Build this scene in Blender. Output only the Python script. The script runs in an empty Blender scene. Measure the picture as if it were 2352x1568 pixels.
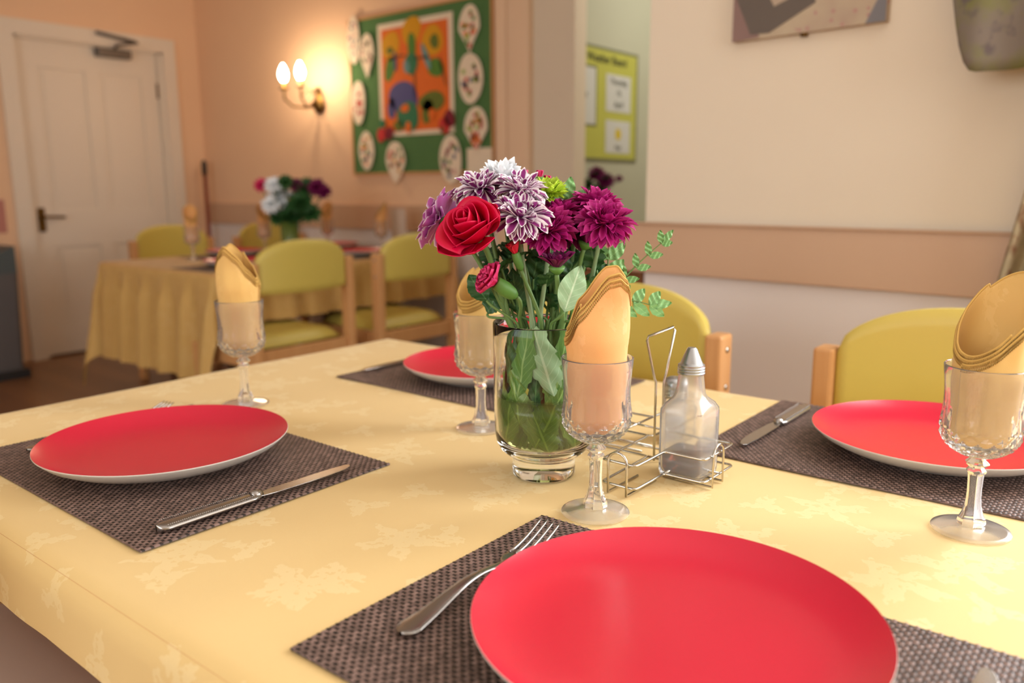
import bpy, math, random
from mathutils import Vector, Matrix, noise
from math import sin, cos, pi, radians, sqrt, exp

random.seed(7)
SC = bpy.context.scene
COL = SC.collection
V = Vector

# ------------------------------------------------------------------ camera
F_PX = 1865.85
CAM = V((0, 0, 1.0478))
FW = V((-0.6163, 0.7656, -0.18448)); RT = V((0.77961, 0.62624, -0.00553)); UP = V((-0.1113, 0.14723, 0.98282))
HF = V((-0.62706, 0.77897, 0.0))
cd = bpy.data.cameras.new('camera'); cam = bpy.data.objects.new('camera', cd); COL.objects.link(cam)
cd.sensor_width = 36.0; cd.lens = F_PX / 2352 * 36.0; cd.clip_start = 0.02; cd.clip_end = 60
m = Matrix((RT, UP, -FW)).transposed().to_4x4(); m.translation = CAM
cam.matrix_world = m
cd.dof.use_dof = True; cd.dof.focus_distance = 0.83; cd.dof.aperture_fstop = 3.6
SC.camera = cam

# ------------------------------------------------------------------ world, lights, exposure
wd = bpy.data.worlds.new('world'); SC.world = wd; wd.use_nodes = True
wd.node_tree.nodes['Background'].inputs[0].default_value = (0.8, 0.88, 1.0, 1)
wd.node_tree.nodes['Background'].inputs[1].default_value = 0.6
SC.view_settings.view_transform = 'Standard'
SC.view_settings.look = 'None'
SC.view_settings.gamma = 1.0
SC.view_settings.use_curve_mapping = False
SC.view_settings.exposure = 0.40

def area(name, loc, rot, sx, sy, e, col):
    l = bpy.data.lights.new(name, 'AREA'); l.shape = 'RECTANGLE'; l.size = sx; l.size_y = sy; l.energy = e; l.color = col
    o = bpy.data.objects.new(name, l); COL.objects.link(o); o.location = loc; o.rotation_euler = rot
    return o
DAY = (0.98, 0.985, 1.0)
area('daylight_window_1', (0.68, 1.86, 1.62), (radians(-90), 0, 0), 1.30, 1.25, 42, DAY)
area('daylight_window_2', (2.36, 0.85, 1.55), (radians(90), 0, radians(90)), 1.5, 1.4, 24, DAY)
area('daylight_window_3', (-1.2, -2.36, 1.55), (radians(90), 0, 0), 2.6, 1.4, 26, DAY)
area('corridor_ceiling_light', (-1.5, 4.1, 2.6), (0, 0, 0), 0.6, 0.6, 12, (1, 0.95, 0.86))

SC.cycles.use_denoising = True
SC.cycles.max_bounces = 12; SC.cycles.transmission_bounces = 12; SC.cycles.transparent_max_bounces = 12
SC.cycles.diffuse_bounces = 4; SC.cycles.glossy_bounces = 4
SC.cycles.sample_clamp_indirect = 4.0
SC.cycles.use_adaptive_sampling = True; SC.cycles.adaptive_threshold = 0.03

# ------------------------------------------------------------------ pixel -> point helpers (photo pixels, 2352x1568)
def ray(x, y): return FW + RT * ((x - 1176) / F_PX) - UP * ((y - 784) / F_PX)
def at_z(x, y, z=0.72): d = ray(x, y); return CAM + d * ((z - CAM.z) / d.z)
def at_x(x, y, X): d = ray(x, y); return CAM + d * (X / d.x)
def at_y(x, y, Y): d = ray(x, y); return CAM + d * (Y / d.y)
def at_pl(x, y, P, n): d = ray(x, y); return CAM + d * ((P - CAM).dot(n) / d.dot(n))

# ------------------------------------------------------------------ materials
def lin(c): 
    c = c / 255.0
    return c / 12.92 if c <= 0.04045 else ((c + 0.055) / 1.055) ** 2.4
def S(r, g, b): return (lin(r), lin(g), lin(b), 1.0)
class N:
    """tiny node helper"""
    def __init__(s, name):
        s.m = bpy.data.materials.new(name); s.m.use_nodes = True; s.t = s.m.node_tree
        s.p = s.t.nodes['Principled BSDF']
    def n(s, typ, **k):
        nd = s.t.nodes.new(typ)
        for a, v in k.items(): setattr(nd, a, v)
        return nd
    def l(s, a, b): s.t.links.new(a, b)
    def math(s, op, a, b=None, c=None, clamp=False):
        nd = s.n('ShaderNodeMath', operation=op); nd.use_clamp = clamp
        for i, v in enumerate((a, b, c)):
            if v is None: continue
            if isinstance(v, (int, float)): nd.inputs[i].default_value = v
            else: s.l(v, nd.inputs[i])
        return nd.outputs[0]
    def mix(s, f, a, b):
        nd = s.n('ShaderNodeMix', data_type='RGBA')
        for i, v in ((0, f), (6, a), (7, b)):
            if isinstance(v, (int, float, tuple)): nd.inputs[i].default_value = v
            else: s.l(v, nd.inputs[i])
        return nd.outputs[2]
    def ramp(s, f, stops):
        nd = s.n('ShaderNodeValToRGB'); s.l(f, nd.inputs[0]); e = nd.color_ramp.elements
        while len(e) > 1: e.remove(e[-1])
        e[0].position, e[0].color = stops[0]
        for p_, c_ in stops[1:]: q = e.new(p_); q.color = c_
        return nd.outputs[0]
    def coord(s, kind='Object', scale=None):
        o = s.n('ShaderNodeTexCoord').outputs[kind]
        if scale:
            mp = s.n('ShaderNodeMapping'); mp.inputs['Scale'].default_value = scale; s.l(o, mp.inputs[0]); o = mp.outputs[0]
        return o
    def noise(s, vec, scale, detail=2, out=0):
        nd = s.n('ShaderNodeTexNoise'); s.l(vec, nd.inputs['Vector']); nd.inputs['Scale'].default_value = scale; nd.inputs['Detail'].default_value = detail
        return nd.outputs[out]
    def bump(s, h, strength=0.3, dist=0.001):
        nd = s.n('ShaderNodeBump'); nd.inputs['Strength'].default_value = strength; nd.inputs['Distance'].default_value = dist
        s.l(h, nd.inputs['Height']); s.l(nd.outputs[0], s.p.inputs['Normal']); return nd
    def set(s, **k):
        for a, v in k.items():
            i = s.p.inputs[a.replace('_', ' ')]
            if isinstance(v, (int, float, tuple)): i.default_value = v
            else: s.l(v, i)
        return s
def plain(name, c, rough=0.5, metal=0.0, spec=0.5, **k):
    q = N(name); q.set(Base_Color=c, Roughness=rough, Metallic=metal); q.p.inputs['Specular IOR Level'].default_value = spec
    for a, v in k.items(): q.p.inputs[a.replace('_', ' ')].default_value = v
    return q.m
def mottled(name, c1, c2, scale, rough=0.6, bump=0.0, bscale=None, spec=0.5, stretch=(1, 1, 1)):
    q = N(name); co = q.coord('Object', stretch); nz = q.noise(co, scale, 4)
    q.set(Base_Color=q.mix(nz, c1, c2), Roughness=rough); q.p.inputs['Specular IOR Level'].default_value = spec
    if bump: q.bump(q.noise(co, bscale or scale * 3, 3), 0.4, bump)
    return q.m

M = {}
def emis(name, c, s):
    q = N(name); q.set(Base_Color=(0, 0, 0, 1)); q.p.inputs['Emission Color'].default_value = c; q.p.inputs['Emission Strength'].default_value = s; return q.m
M['wall_cream'] = mottled('cream_wall_paint', S(240, 224, 200), S(236, 219, 195), 3, 0.85, 0.0006, 40)
M['wall_peach'] = mottled('peach_wall_paint', S(246, 206, 168), S(241, 200, 162), 3, 0.8, 0.0006, 40)
M['wall_low'] = mottled('lower_wall_paint', S(246, 236, 230), S(242, 231, 225), 3, 0.8)
M['wall_green'] = mottled('sage_wall_paint', S(205, 205, 180), S(198, 198, 174), 3, 0.8)
M['white_paint'] = plain('white_gloss_paint', S(238, 224, 206), 0.45)
M['ceiling'] = plain('ceiling_paint', S(240, 236, 228), 0.9)
M['rail'] = mottled('tan_rail_paint', S(214, 176, 144), S(208, 169, 137), 4, 0.45)
M['trim_peach'] = plain('peach_trim_paint', S(246, 212, 178), 0.5)
# wooden laminate floor
q = N('wood_laminate'); co = q.coord('Object')
br = q.n('ShaderNodeTexBrick'); q.l(co, br.inputs['Vector']); br.offset = 0.37
for k_, v_ in (('Scale', 1.0), ('Mortar Size', 0.0015), ('Brick Width', 1.3), ('Row Height', 0.13), ('Bias', 0.0)): br.inputs[k_].default_value = v_
br.inputs['Color1'].default_value = S(150, 106, 66); br.inputs['Color2'].default_value = S(128, 88, 54); br.inputs['Mortar'].default_value = S(70, 46, 28)
co2 = q.coord('Object', (2, 22, 2)); g = q.noise(co2, 3, 5)
q.set(Base_Color=q.mix(q.math('MULTIPLY', g, 0.55), br.outputs[0], S(98, 64, 38)), Roughness=0.35)
M['floor'] = q.m
# tablecloth damask
def damask(name, base, fig, cell, strength, uvs=False):
    q = N(name); co = q.n('ShaderNodeUVMap').outputs[0] if uvs else q.coord('Object')
    nz = q.n('ShaderNodeTexNoise'); q.l(co, nz.inputs['Vector']); nz.inputs['Scale'].default_value = 55; nz.inputs['Detail'].default_value = 3
    add = q.n('ShaderNodeVectorMath', operation='MULTIPLY_ADD'); q.l(nz.outputs['Color'], add.inputs[0]); add.inputs[1].default_value = (0.022, 0.022, 0); q.l(co, add.inputs[2])
    masks = []
    for (sc, petals, rad, off) in ((1 / cell, 5, 0.30, 0.0), (1.7 / cell, 3, 0.30, 3.3)):
        vo = q.n('ShaderNodeTexVoronoi', voronoi_dimensions='2D'); vo.inputs['Scale'].default_value = sc; vo.inputs['Randomness'].default_value = 0.75
        mp = q.n('ShaderNodeVectorMath', operation='ADD'); q.l(add.outputs[0], mp.inputs[0]); mp.inputs[1].default_value = (off, off, 0)
        q.l(mp.outputs[0], vo.inputs['Vector'])
        sub = q.n('ShaderNodeVectorMath', operation='SUBTRACT'); q.l(mp.outputs[0], sub.inputs[0]); q.l(vo.outputs['Position'], sub.inputs[1])
        sp = q.n('ShaderNodeSeparateXYZ'); q.l(sub.outputs[0], sp.inputs[0])
        ang = q.math('ARCTAN2', sp.outputs[1], sp.outputs[0])
        sepc = q.n('ShaderNodeSeparateColor'); q.l(vo.outputs['Color'], sepc.inputs[0])
        a2 = q.math('MULTIPLY_ADD', ang, petals, q.math('MULTIPLY', sepc.outputs[0], 6.28))
        lobe = q.math('MULTIPLY_ADD', q.math('COSINE', a2), 0.32, 0.68)
        jag = q.math('MULTIPLY_ADD', q.math('COSINE', q.math('MULTIPLY', ang, 17)), 0.10, 1.0)
        lim = q.math('MULTIPLY', q.math('MULTIPLY', lobe, jag), rad)
        dd = q.math('SUBTRACT', lim, vo.outputs['Distance'])
        mk = q.math('MULTIPLY', dd, 60, clamp=True)
        masks.append(mk)
    mk = q.math('MAXIMUM', masks[0], masks[1])
    holes = q.math('GREATER_THAN', q.noise(co, 130, 2), 0.40)
    mk = q.math('MULTIPLY', mk, holes)
    sp = q.n('ShaderNodeSeparateXYZ'); q.l(co, sp.inputs[0])
    rib = q.math('SINE', q.math('MULTIPLY', q.math('ADD', sp.outputs[0], sp.outputs[1]), 3600))
    big = q.noise(co, 5, 3)
    c0 = q.mix(big, base, tuple(x * 0.93 for x in base[:3]) + (1,))
    q.set(Base_Color=q.mix(q.math('MULTIPLY', mk, strength), c0, fig), Roughness=q.math('MULTIPLY_ADD', mk, -0.12, 0.72))
    h = q.math('ADD', q.math('MULTIPLY', rib, q.math('MULTIPLY', mk, 0.15)), q.math('MULTIPLY', q.noise(co, 900, 2), 0.6))
    h = q.math('ADD', h, q.math('MULTIPLY', mk, 0.5))
    q.bump(h, 0.25, 0.0005)
    q.p.inputs['Sheen Weight'].default_value = 0.15
    return q.m
M['cloth'] = damask('yellow_damask', S(235, 200, 132), S(245, 221, 164), 0.15, 0.42, True)
M['cloth2'] = damask('ochre_damask', S(212, 170, 96), S(220, 182, 110), 0.15, 0.3, True)
M['napkin'] = damask('apricot_damask', S(236, 174, 104), S(242, 184, 116), 0.05, 0.4)
M['napkin_yellow'] = damask('golden_damask', S(226, 182, 104), S(234, 192, 116), 0.05, 0.4)
M['hem'] = plain('overlock_thread', S(214, 170, 88), 0.7)
# woven placemat
q = N('woven_vinyl'); co = q.coord('Object'); sp = q.n('ShaderNodeSeparateXYZ'); q.l(co, sp.inputs[0])
PIX, PIY = 0.0040, 0.0044
ix = q.math('FLOOR', q.math('DIVIDE', sp.outputs[0], PIX)); iy = q.math('FLOOR', q.math('DIVIDE', sp.outputs[1], PIY))
tt = q.math('FRACT', q.math('MULTIPLY_ADD', q.math('DIVIDE', sp.outputs[1], PIY), 0.5, q.math('MULTIPLY', ix, 0.5)))
par = q.math('LESS_THAN', tt, 0.64)
wn = q.n('ShaderNodeTexWhiteNoise', noise_dimensions='3D'); cb = q.n('ShaderNodeCombineXYZ'); q.l(ix, cb.inputs[0]); q.l(q.math('FLOOR', q.math('MULTIPLY_ADD', iy, .5, q.math('MULTIPLY', ix, .5))), cb.inputs[1]); q.l(cb.outputs[0], wn.inputs[0])
light = q.mix(wn.outputs[0], S(138, 112, 102), S(102, 82, 74)); dark = q.mix(wn.outputs[0], S(54, 44, 40), S(40, 33, 30))
q.set(Base_Color=q.mix(par, dark, light), Roughness=0.42); q.p.inputs['Specular IOR Level'].default_value = 0.38
M['weave'] = q.m
# ceramics, metals, glass
M['red_glaze'] = mottled('red_glaze', S(206, 32, 58), S(200, 29, 54), 6, 0.26)
M['plate_white'] = plain('stoneware_underside', S(214, 206, 196), 0.35)
M['steel'] = plain('stainless_steel', S(176, 172, 168), 0.24, 1.0)
M['steel_dark'] = plain('engraved_steel', S(110, 106, 104), 0.4, 1.0)
M['chrome'] = plain('chrome_wire', S(205, 200, 190), 0.16, 1.0)
M['alu'] = plain('spun_aluminium', S(185, 188, 190), 0.32, 1.0)
M['brass'] = plain('aged_brass', S(120, 92, 50), 0.35, 1.0)
def glassmat(name, c=(1, 1, 1, 1), rough=0.0, ior=1.48, tw=1.0):
    q = N(name); q.set(Base_Color=c, Roughness=rough, IOR=ior); q.p.inputs['Transmission Weight'].default_value = tw; return q.m
M['glass'] = glassmat('pressed_glass', (1.0, 1.0, 1.0, 1), 0.02, 1.35, .94)
M['glass_foot'] = glassmat('pressed_glass_foot', (1.0, 1.0, 1.0, 1), 0.2, 1.10, .93)
M['vase_glass'] = glassmat('vase_glass', (0.97, 0.99, 0.96, 1), 0.0, 1.33)
M['water'] = glassmat('vase_water', (0.60, 0.66, 0.26, 1), 0.0, 1.30, .88)
M['bottle_glass'] = glassmat('bottle_glass', (1.0, 1.0, 1.0, 1), 0.14, 1.36, .88)
M['vinegar'] = glassmat('malt_vinegar', S(96, 40, 22), 0.0, 1.34, .8)
M['salt'] = plain('table_salt', S(236, 234, 232), 0.8)
# chairs
M['vinyl'] = mottled('yellow_vinyl', S(214, 192, 94), S(208, 186, 88), 5, 0.42, 0.0003, 220)
def wood(name, c1, c2, rough=0.4):
    q = N(name); co = q.coord('Object', (30, 30, 3)); nz = q.noise(co, 2.2, 5)
    q.set(Base_Color=q.mix(nz, c1, c2), Roughness=rough); return q.m
M['beech'] = wood('beech_wood', S(222, 168, 112), S(204, 146, 90))
M['dark_wood'] = wood('dark_wood', S(98, 60, 36), S(72, 42, 24))
M['brown_wood'] = wood('brown_wood', S(140, 88, 50), S(112, 68, 36))
M['black'] = plain('black_plastic', S(40, 38, 38), 0.5)
M['grey'] = plain('grey_plastic', S(96, 92, 92), 0.5)
# greenery and petals
def leafmat(name, c1, c2, rib, rough=0.5):
    q = N(name); uv = q.n('ShaderNodeUVMap'); sp = q.n('ShaderNodeSeparateXYZ'); q.l(uv.outputs[0], sp.inputs[0])
    e = q.math('MULTIPLY', q.math('ABSOLUTE', q.math('SUBTRACT', sp.outputs[0], 0.5)), 2)
    nz = q.noise(q.coord('Object'), 60, 3)
    base = q.mix(nz, c1, c2)
    vein = q.math('GREATER_THAN', q.math('SINE', q.math('MULTIPLY', q.math('SUBTRACT', sp.outputs[1], q.math('MULTIPLY', e, 0.22)), 48)), 0.93)
    msk = q.math('MAXIMUM', q.math('LESS_THAN', e, 0.07), q.math('MULTIPLY', vein, 0.45))
    q.set(Base_Color=q.mix(msk, base, rib), Roughness=rough)
    q.p.inputs['Subsurface Weight'].default_value = 0.0
    q.p.inputs['Transmission Weight'].default_value = 0.0
    return q.m
M['leaf_dark'] = leafmat('dark_leaf', S(34, 78, 34), S(50, 98, 44), S(84, 130, 74))
M['leaf_mid'] = leafmat('mid_leaf', S(78, 128, 50), S(100, 150, 66), S(150, 184, 110))
M['leaf_pale'] = leafmat('pale_leaf', S(150, 186, 140), S(166, 200, 154), S(200, 222, 184))
M['leaf_fern'] = leafmat('fern_leaf', S(128, 184, 112), S(146, 200, 128), S(158, 208, 138))
M['leaf_water'] = leafmat('wet_leaf', S(116, 152, 62), S(92, 130, 50), S(166, 196, 110), 0.35)
M['stem'] = mottled('flower_stem', S(120, 152, 88), S(96, 134, 66), 30, 0.5)
M['stem_pale'] = mottled('pale_stem', S(160, 182, 140), S(134, 164, 112), 30, 0.5)
def petalmat(name, inner, edge, lo, hi, rough=0.55, base=None):
    q = N(name); uv = q.n('ShaderNodeUVMap'); sp = q.n('ShaderNodeSeparateXYZ'); q.l(uv.outputs[0], sp.inputs[0])
    e = q.math('MULTIPLY', q.math('ABSOLUTE', q.math('SUBTRACT', sp.outputs[0], 0.5)), 2)
    t2 = q.math('POWER', sp.outputs[1], 6)
    mx = q.math('MAXIMUM', e, t2)
    mr = q.n('ShaderNodeMapRange'); q.l(mx, mr.inputs[0]); mr.inputs[1].default_value = lo; mr.inputs[2].default_value = hi
    c = q.mix(mr.outputs[0], inner, edge)
    if base: c = q.mix(q.math('POWER', q.math('SUBTRACT', 1.0, sp.outputs[1]), 3), c, base)
    q.set(Base_Color=c, Roughness=rough); q.p.inputs['Specular IOR Level'].default_value = 0.3
    return q.m
M['p_edge'] = petalmat('white_edged_purple_petal', S(140, 40, 116), S(252, 244, 246), 0.50, 0.78)
M['p_lilac'] = petalmat('lilac_petal', S(196, 104, 176), S(246, 230, 240), 0.72, 0.98)
M['p_mag'] = petalmat('magenta_petal', S(160, 10, 98), S(190, 40, 130), 0.3, 1.0)
M['p_dark'] = petalmat('dark_magenta_petal', S(92, 6, 60), S(130, 20, 90), 0.3, 1.0)
M['p_white'] = petalmat('white_petal', S(246, 250, 252), S(250, 252, 255), 0.3, 1.0)
M['p_lime'] = petalmat('lime_petal', S(176, 208, 48), S(206, 226, 84), 0.3, 1.0)
M['p_rose'] = petalmat('red_rose_petal', S(200, 0, 42), S(214, 8, 70), 0.3, 1.0, 0.45)
M['p_pink'] = petalmat('cerise_petal', S(210, 20, 80), S(232, 70, 130), 0.3, 1.0)
M['p_red'] = petalmat('carnation_red_petal', S(206, 22, 50), S(220, 40, 64), 0.3, 1.0)
M['p_cream'] = petalmat('cream_floret', S(236, 214, 160), S(246, 232, 196), 0.3, 1.0)

# ------------------------------------------------------------------ mesh builder
class MB:
    def __init__(s): s.v = []; s.f = []; s.mi = []; s.uv = []
    def add(s, vs, fs, mat=0, uv=None):
        b = len(s.v); s.v.extend([tuple(p) for p in vs])
        for f in fs:
            s.f.append([b + i for i in f]); s.mi.append(mat)
            s.uv.append([uv[i] for i in f] if uv else [(0, 0)] * len(f))
        return s
    def box(s, a, b, mat=0):
        x0, y0, z0 = a; x1, y1, z1 = b
        s.add([(x0, y0, z0), (x1, y0, z0), (x1, y1, z0), (x0, y1, z0), (x0, y0, z1), (x1, y0, z1), (x1, y1, z1), (x0, y1, z1)],
              [(0, 3, 2, 1), (4, 5, 6, 7), (0, 1, 5, 4), (1, 2, 6, 5), (2, 3, 7, 6), (3, 0, 4, 7)], mat)
        return s
    def grid(s, fn, nu, nv, mat=0, closeu=False, closev=False):
        vs = []; uv = []
        for i in range(nu if closeu else nu + 1):
            for j in range(nv if closev else nv + 1):
                vs.append(fn(i / nu, j / nv)); uv.append((i / nu, j / nv))
        U = nu if closeu else nu + 1; W = nv if closev else nv + 1
        fs = []
        for i in range(nu):
            for j in range(nv):
                fs.append((i * W + j, ((i + 1) % U) * W + j, ((i + 1) % U) * W + (j + 1) % W, i * W + (j + 1) % W))
        s.add(vs, fs, mat, uv); return s
    def tube(s, pts, r, n=8, mat=0, closed=False, caps=True):
        pts = [V(p) for p in pts]; k = len(pts); rr = r if isinstance(r, (list, tuple)) else [r] * k
        t0 = (pts[1] - pts[0]).normalized(); a = t0.orthogonal().normalized(); vs = []; 
        for i, p in enumerate(pts):
            if closed: t = (pts[(i + 1) % k] - pts[i - 1]).normalized()
            else: t = ((pts[min(i + 1, k - 1)] - pts[max(i - 1, 0)])).normalized()
            a = (a - t * a.dot(t))
            a = a.normalized() if a.length > 1e-9 else t.orthogonal().normalized()
            b = t.cross(a)
            for j in range(n):
                an = 2 * pi * j / n; vs.append(p + (a * cos(an) + b * sin(an)) * rr[i])
        fs = []
        for i in range(k if closed else k - 1):
            for j in range(n):
                i2 = (i + 1) % k; fs.append((i * n + j, i * n + (j + 1) % n, i2 * n + (j + 1) % n, i2 * n + j))
        if caps and not closed: fs.append(tuple(range(n - 1, -1, -1))); fs.append(tuple((k - 1) * n + j for j in range(n)))
        s.add(vs, fs, mat); return s
    def lathe(s, prof, n=48, c=(0, 0, 0), mat=0, rf=None, closed_prof=False):
        vs = []; c = V(c); k = len(prof); idx = []
        for i, (r, z) in enumerate(prof):
            if r < 1e-7: idx.append([len(vs)] * n); vs.append(c + V((0, 0, z))); continue
            row = []
            for j in range(n):
                th = 2 * pi * j / n; q = rf(th, z, r, i) if rf else r
                row.append(len(vs)); vs.append(c + V((q * cos(th), q * sin(th), z)))
            idx.append(row)
        fs = []
        for i in range(k if closed_prof else k - 1):
            A = idx[i]; B = idx[(i + 1) % k]
            for j in range(n):
                f = []
                for q in (A[j], A[(j + 1) % n], B[(j + 1) % n], B[j]):
                    if q not in f: f.append(q)
                if len(f) > 2: fs.append(tuple(f))
        s.add(vs, fs, mat); return s
    def poly(s, pts, n, th, mat=0):
        """prism: outline pts extruded along n by th"""
        pts = [V(p) for p in pts]; n = V(n); k = len(pts)
        vs = pts + [p + n * th for p in pts]
        s.add(vs, [tuple(range(k - 1, -1, -1)), tuple(range(k, 2 * k))] + [(i, (i + 1) % k, k + (i + 1) % k, k + i) for i in range(k)], mat); return s
    def build(s, name, mats, parent=None, off=None, smooth=True, bevel=0, sub=0, solid=0, angle=None):
        me = bpy.data.meshes.new(name); o3 = V(off) if off is not None else V((0, 0, 0))
        vs = [(p[0] - o3[0], p[1] - o3[1], p[2] - o3[2]) for p in s.v]
        me.from_pydata(vs, [], s.f); 
        if not isinstance(mats, (list, tuple)): mats = [mats]
        for mm in mats: me.materials.append(M[mm] if isinstance(mm, str) else mm)
        me.polygons.foreach_set('material_index', s.mi)
        uvl = me.uv_layers.new(name='UVMap'); flat = []
        for u in s.uv:
            for a in u: flat.extend(a)
        uvl.data.foreach_set('uv', flat)
        if smooth: me.polygons.foreach_set('use_smooth', [True] * len(me.polygons))
        me.update()
        if angle is not None and hasattr(me, 'set_sharp_from_angle'): me.set_sharp_from_angle(angle=radians(angle))
        o = bpy.data.objects.new(name, me); COL.objects.link(o)
        if parent is not None: o.parent = parent
        elif off is not None: o.location = o3
        if bevel:
            b = o.modifiers.new('bevel', 'BEVEL'); b.width = bevel; b.segments = 2; b.limit_method = 'ANGLE'; b.angle_limit = radians(40)
        if solid:
            b = o.modifiers.new('solid', 'SOLIDIFY'); b.thickness = solid; b.offset = 0
        if sub:
            b = o.modifiers.new('sub', 'SUBSURF'); b.levels = sub; b.render_levels = sub
        return o

def tag(o, label=None, cat=None, group=None, kind=None):
    if label: o['label'] = label
    if cat: o['category'] = cat
    if group: o['group'] = group
    if kind: o['kind'] = kind
    return o
def thing(name, label, cat, loc=(0, 0, 0), rz=0, group=None):
    o = bpy.data.objects.new(name, None); COL.objects.link(o); o.location = loc; o.rotation_euler = (0, 0, rz); o.empty_display_size = 0.05
    return tag(o, label, cat, group)
def struct(o): o['kind'] = 'structure'; return o
KIDS = {}
def copy_tree(o, parent=None):
    c = o.copy(); COL.objects.link(c)
    if parent is not None: c.parent = parent
    for ch in [x for x in COL.objects if x.parent == o]: copy_tree(ch, c)
    return c
def dup(o, loc, rz, label, group=None):
    c = copy_tree(o); c.location = loc; c.rotation_euler = (0, 0, rz); c['label'] = label
    if group: c['group'] = group
    elif 'group' in c: del c['group']
    return c
def frame(d, up=None):
    """matrix whose local Z is d"""
    z = V(d).normalized(); up = V(up) if up is not None else V((0, 0, 1))
    if abs(z.dot(up.normalized())) > 0.97: up = V((1, 0, 0))
    x = up.cross(z).normalized(); y = z.cross(x)
    return Matrix((x, y, z)).transposed()

# ================================================================== THE ROOM
T = 0.72          # table top height
H = 2.7
def wallbox(name, a, b, mat, **k): return struct(MB().box(a, b).build(name, mat, smooth=False, **k))
wallbox('floor', (-5.7, -2.6, -0.1), (2.5, 5.2, 0), 'floor')
wallbox('ceiling', (-5.7, -2.6, H), (2.5, 5.2, H + 0.1), 'ceiling')
# left wall with door opening (door at Y 2.11..3.02)
DX = -5.5
mb = MB()
mb.box((DX - 0.15, -2.5, 0), (DX, 2.09, H)); mb.box((DX - 0.15, 3.04, 0), (DX, 3.45, H)); mb.box((DX - 0.15, 2.09, 1.975), (DX, 3.04, H))
struct(mb.build('wall_left', 'wall_peach', smooth=False))
# back wall (board wall): upper peach, lower duller
YB = 3.3
mb = MB(); mb.box((DX, YB, 0.86), (-2.745, YB + 0.15, H), 0); mb.box((DX, YB, 0), (-2.745, YB + 0.15, 0.86), 1)
struct(mb.build('wall_back', ['wall_peach', 'wall_low'], smooth=False))
# architrave beside the board wall, moulded in steps
mb = MB()
for (xa, xb, d) in ((-2.745, -2.70, 0.018), (-2.70, -2.66, 0.034), (-2.66, -2.56, 0.026), (-2.56, -2.51, 0.04)): mb.box((xa, YB - d, 0), (xb, YB + 0.15, H))
struct(mb.build('trim_1', 'trim_peach', smooth=False, bevel=0.006))
wallbox('wall_return', (-2.51, YB - 0.005, 0), (-2.265, YB + 0.09, H), 'wall_cream')
# corridor behind
wallbox('wall_corridor', (-2.5, YB + 0.1, 0), (-2.4, 5.1, H), 'wall_green')
wallbox('wall_corridor_end', (-2.5, 5.1, 0), (-0.3, 5.2, H), 'wall_green')
wallbox('wall_corridor_side', (-0.45, 2.3, 0), (-0.3, 5.1, H), 'wall_cream')
# rail wall, turned 5 degrees
RW0 = V((-1.19, 2.1, 0)); RD = V((cos(radians(5)), -sin(radians(5)), 0)); RN = V((-sin(radians(5)), -cos(radians(5)), 0))  # RN points into the room
def rwp(s, z, d=0.0): return RW0 + RD * s + RN * d + V((0, 0, z))
def rbox(mb, s0, s1, z0, z1, d0, d1, mat=0):
    vs = [rwp(s, z, d) for z in (z0, z1) for (s, d) in ((s0, d0), (s1, d0), (s1, d1), (s0, d1))]
    mb.add(vs, [(0, 3, 2, 1), (4, 5, 6, 7), (0, 1, 5, 4), (1, 2, 6, 5), (2, 3, 7, 6), (3, 0, 4, 7)], mat); return mb
WS0, WS1, WZ0, WZ1 = 1.16, 2.60, 0.95, 2.3
mb = MB()
for (z0, z1, mt) in ((0.0, 0.86, 1), (0.86, WZ0, 0), (WZ1, H, 0)): rbox(mb, 0, 3.75, z0, z1, 0, -0.14, mt)
rbox(mb, 0, WS0, WZ0, WZ1, 0, -0.14); rbox(mb, WS1, 3.75, WZ0, WZ1, 0, -0.14)
struct(mb.build('wall_right', ['wall_cream', 'wall_low'], smooth=False))
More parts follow.
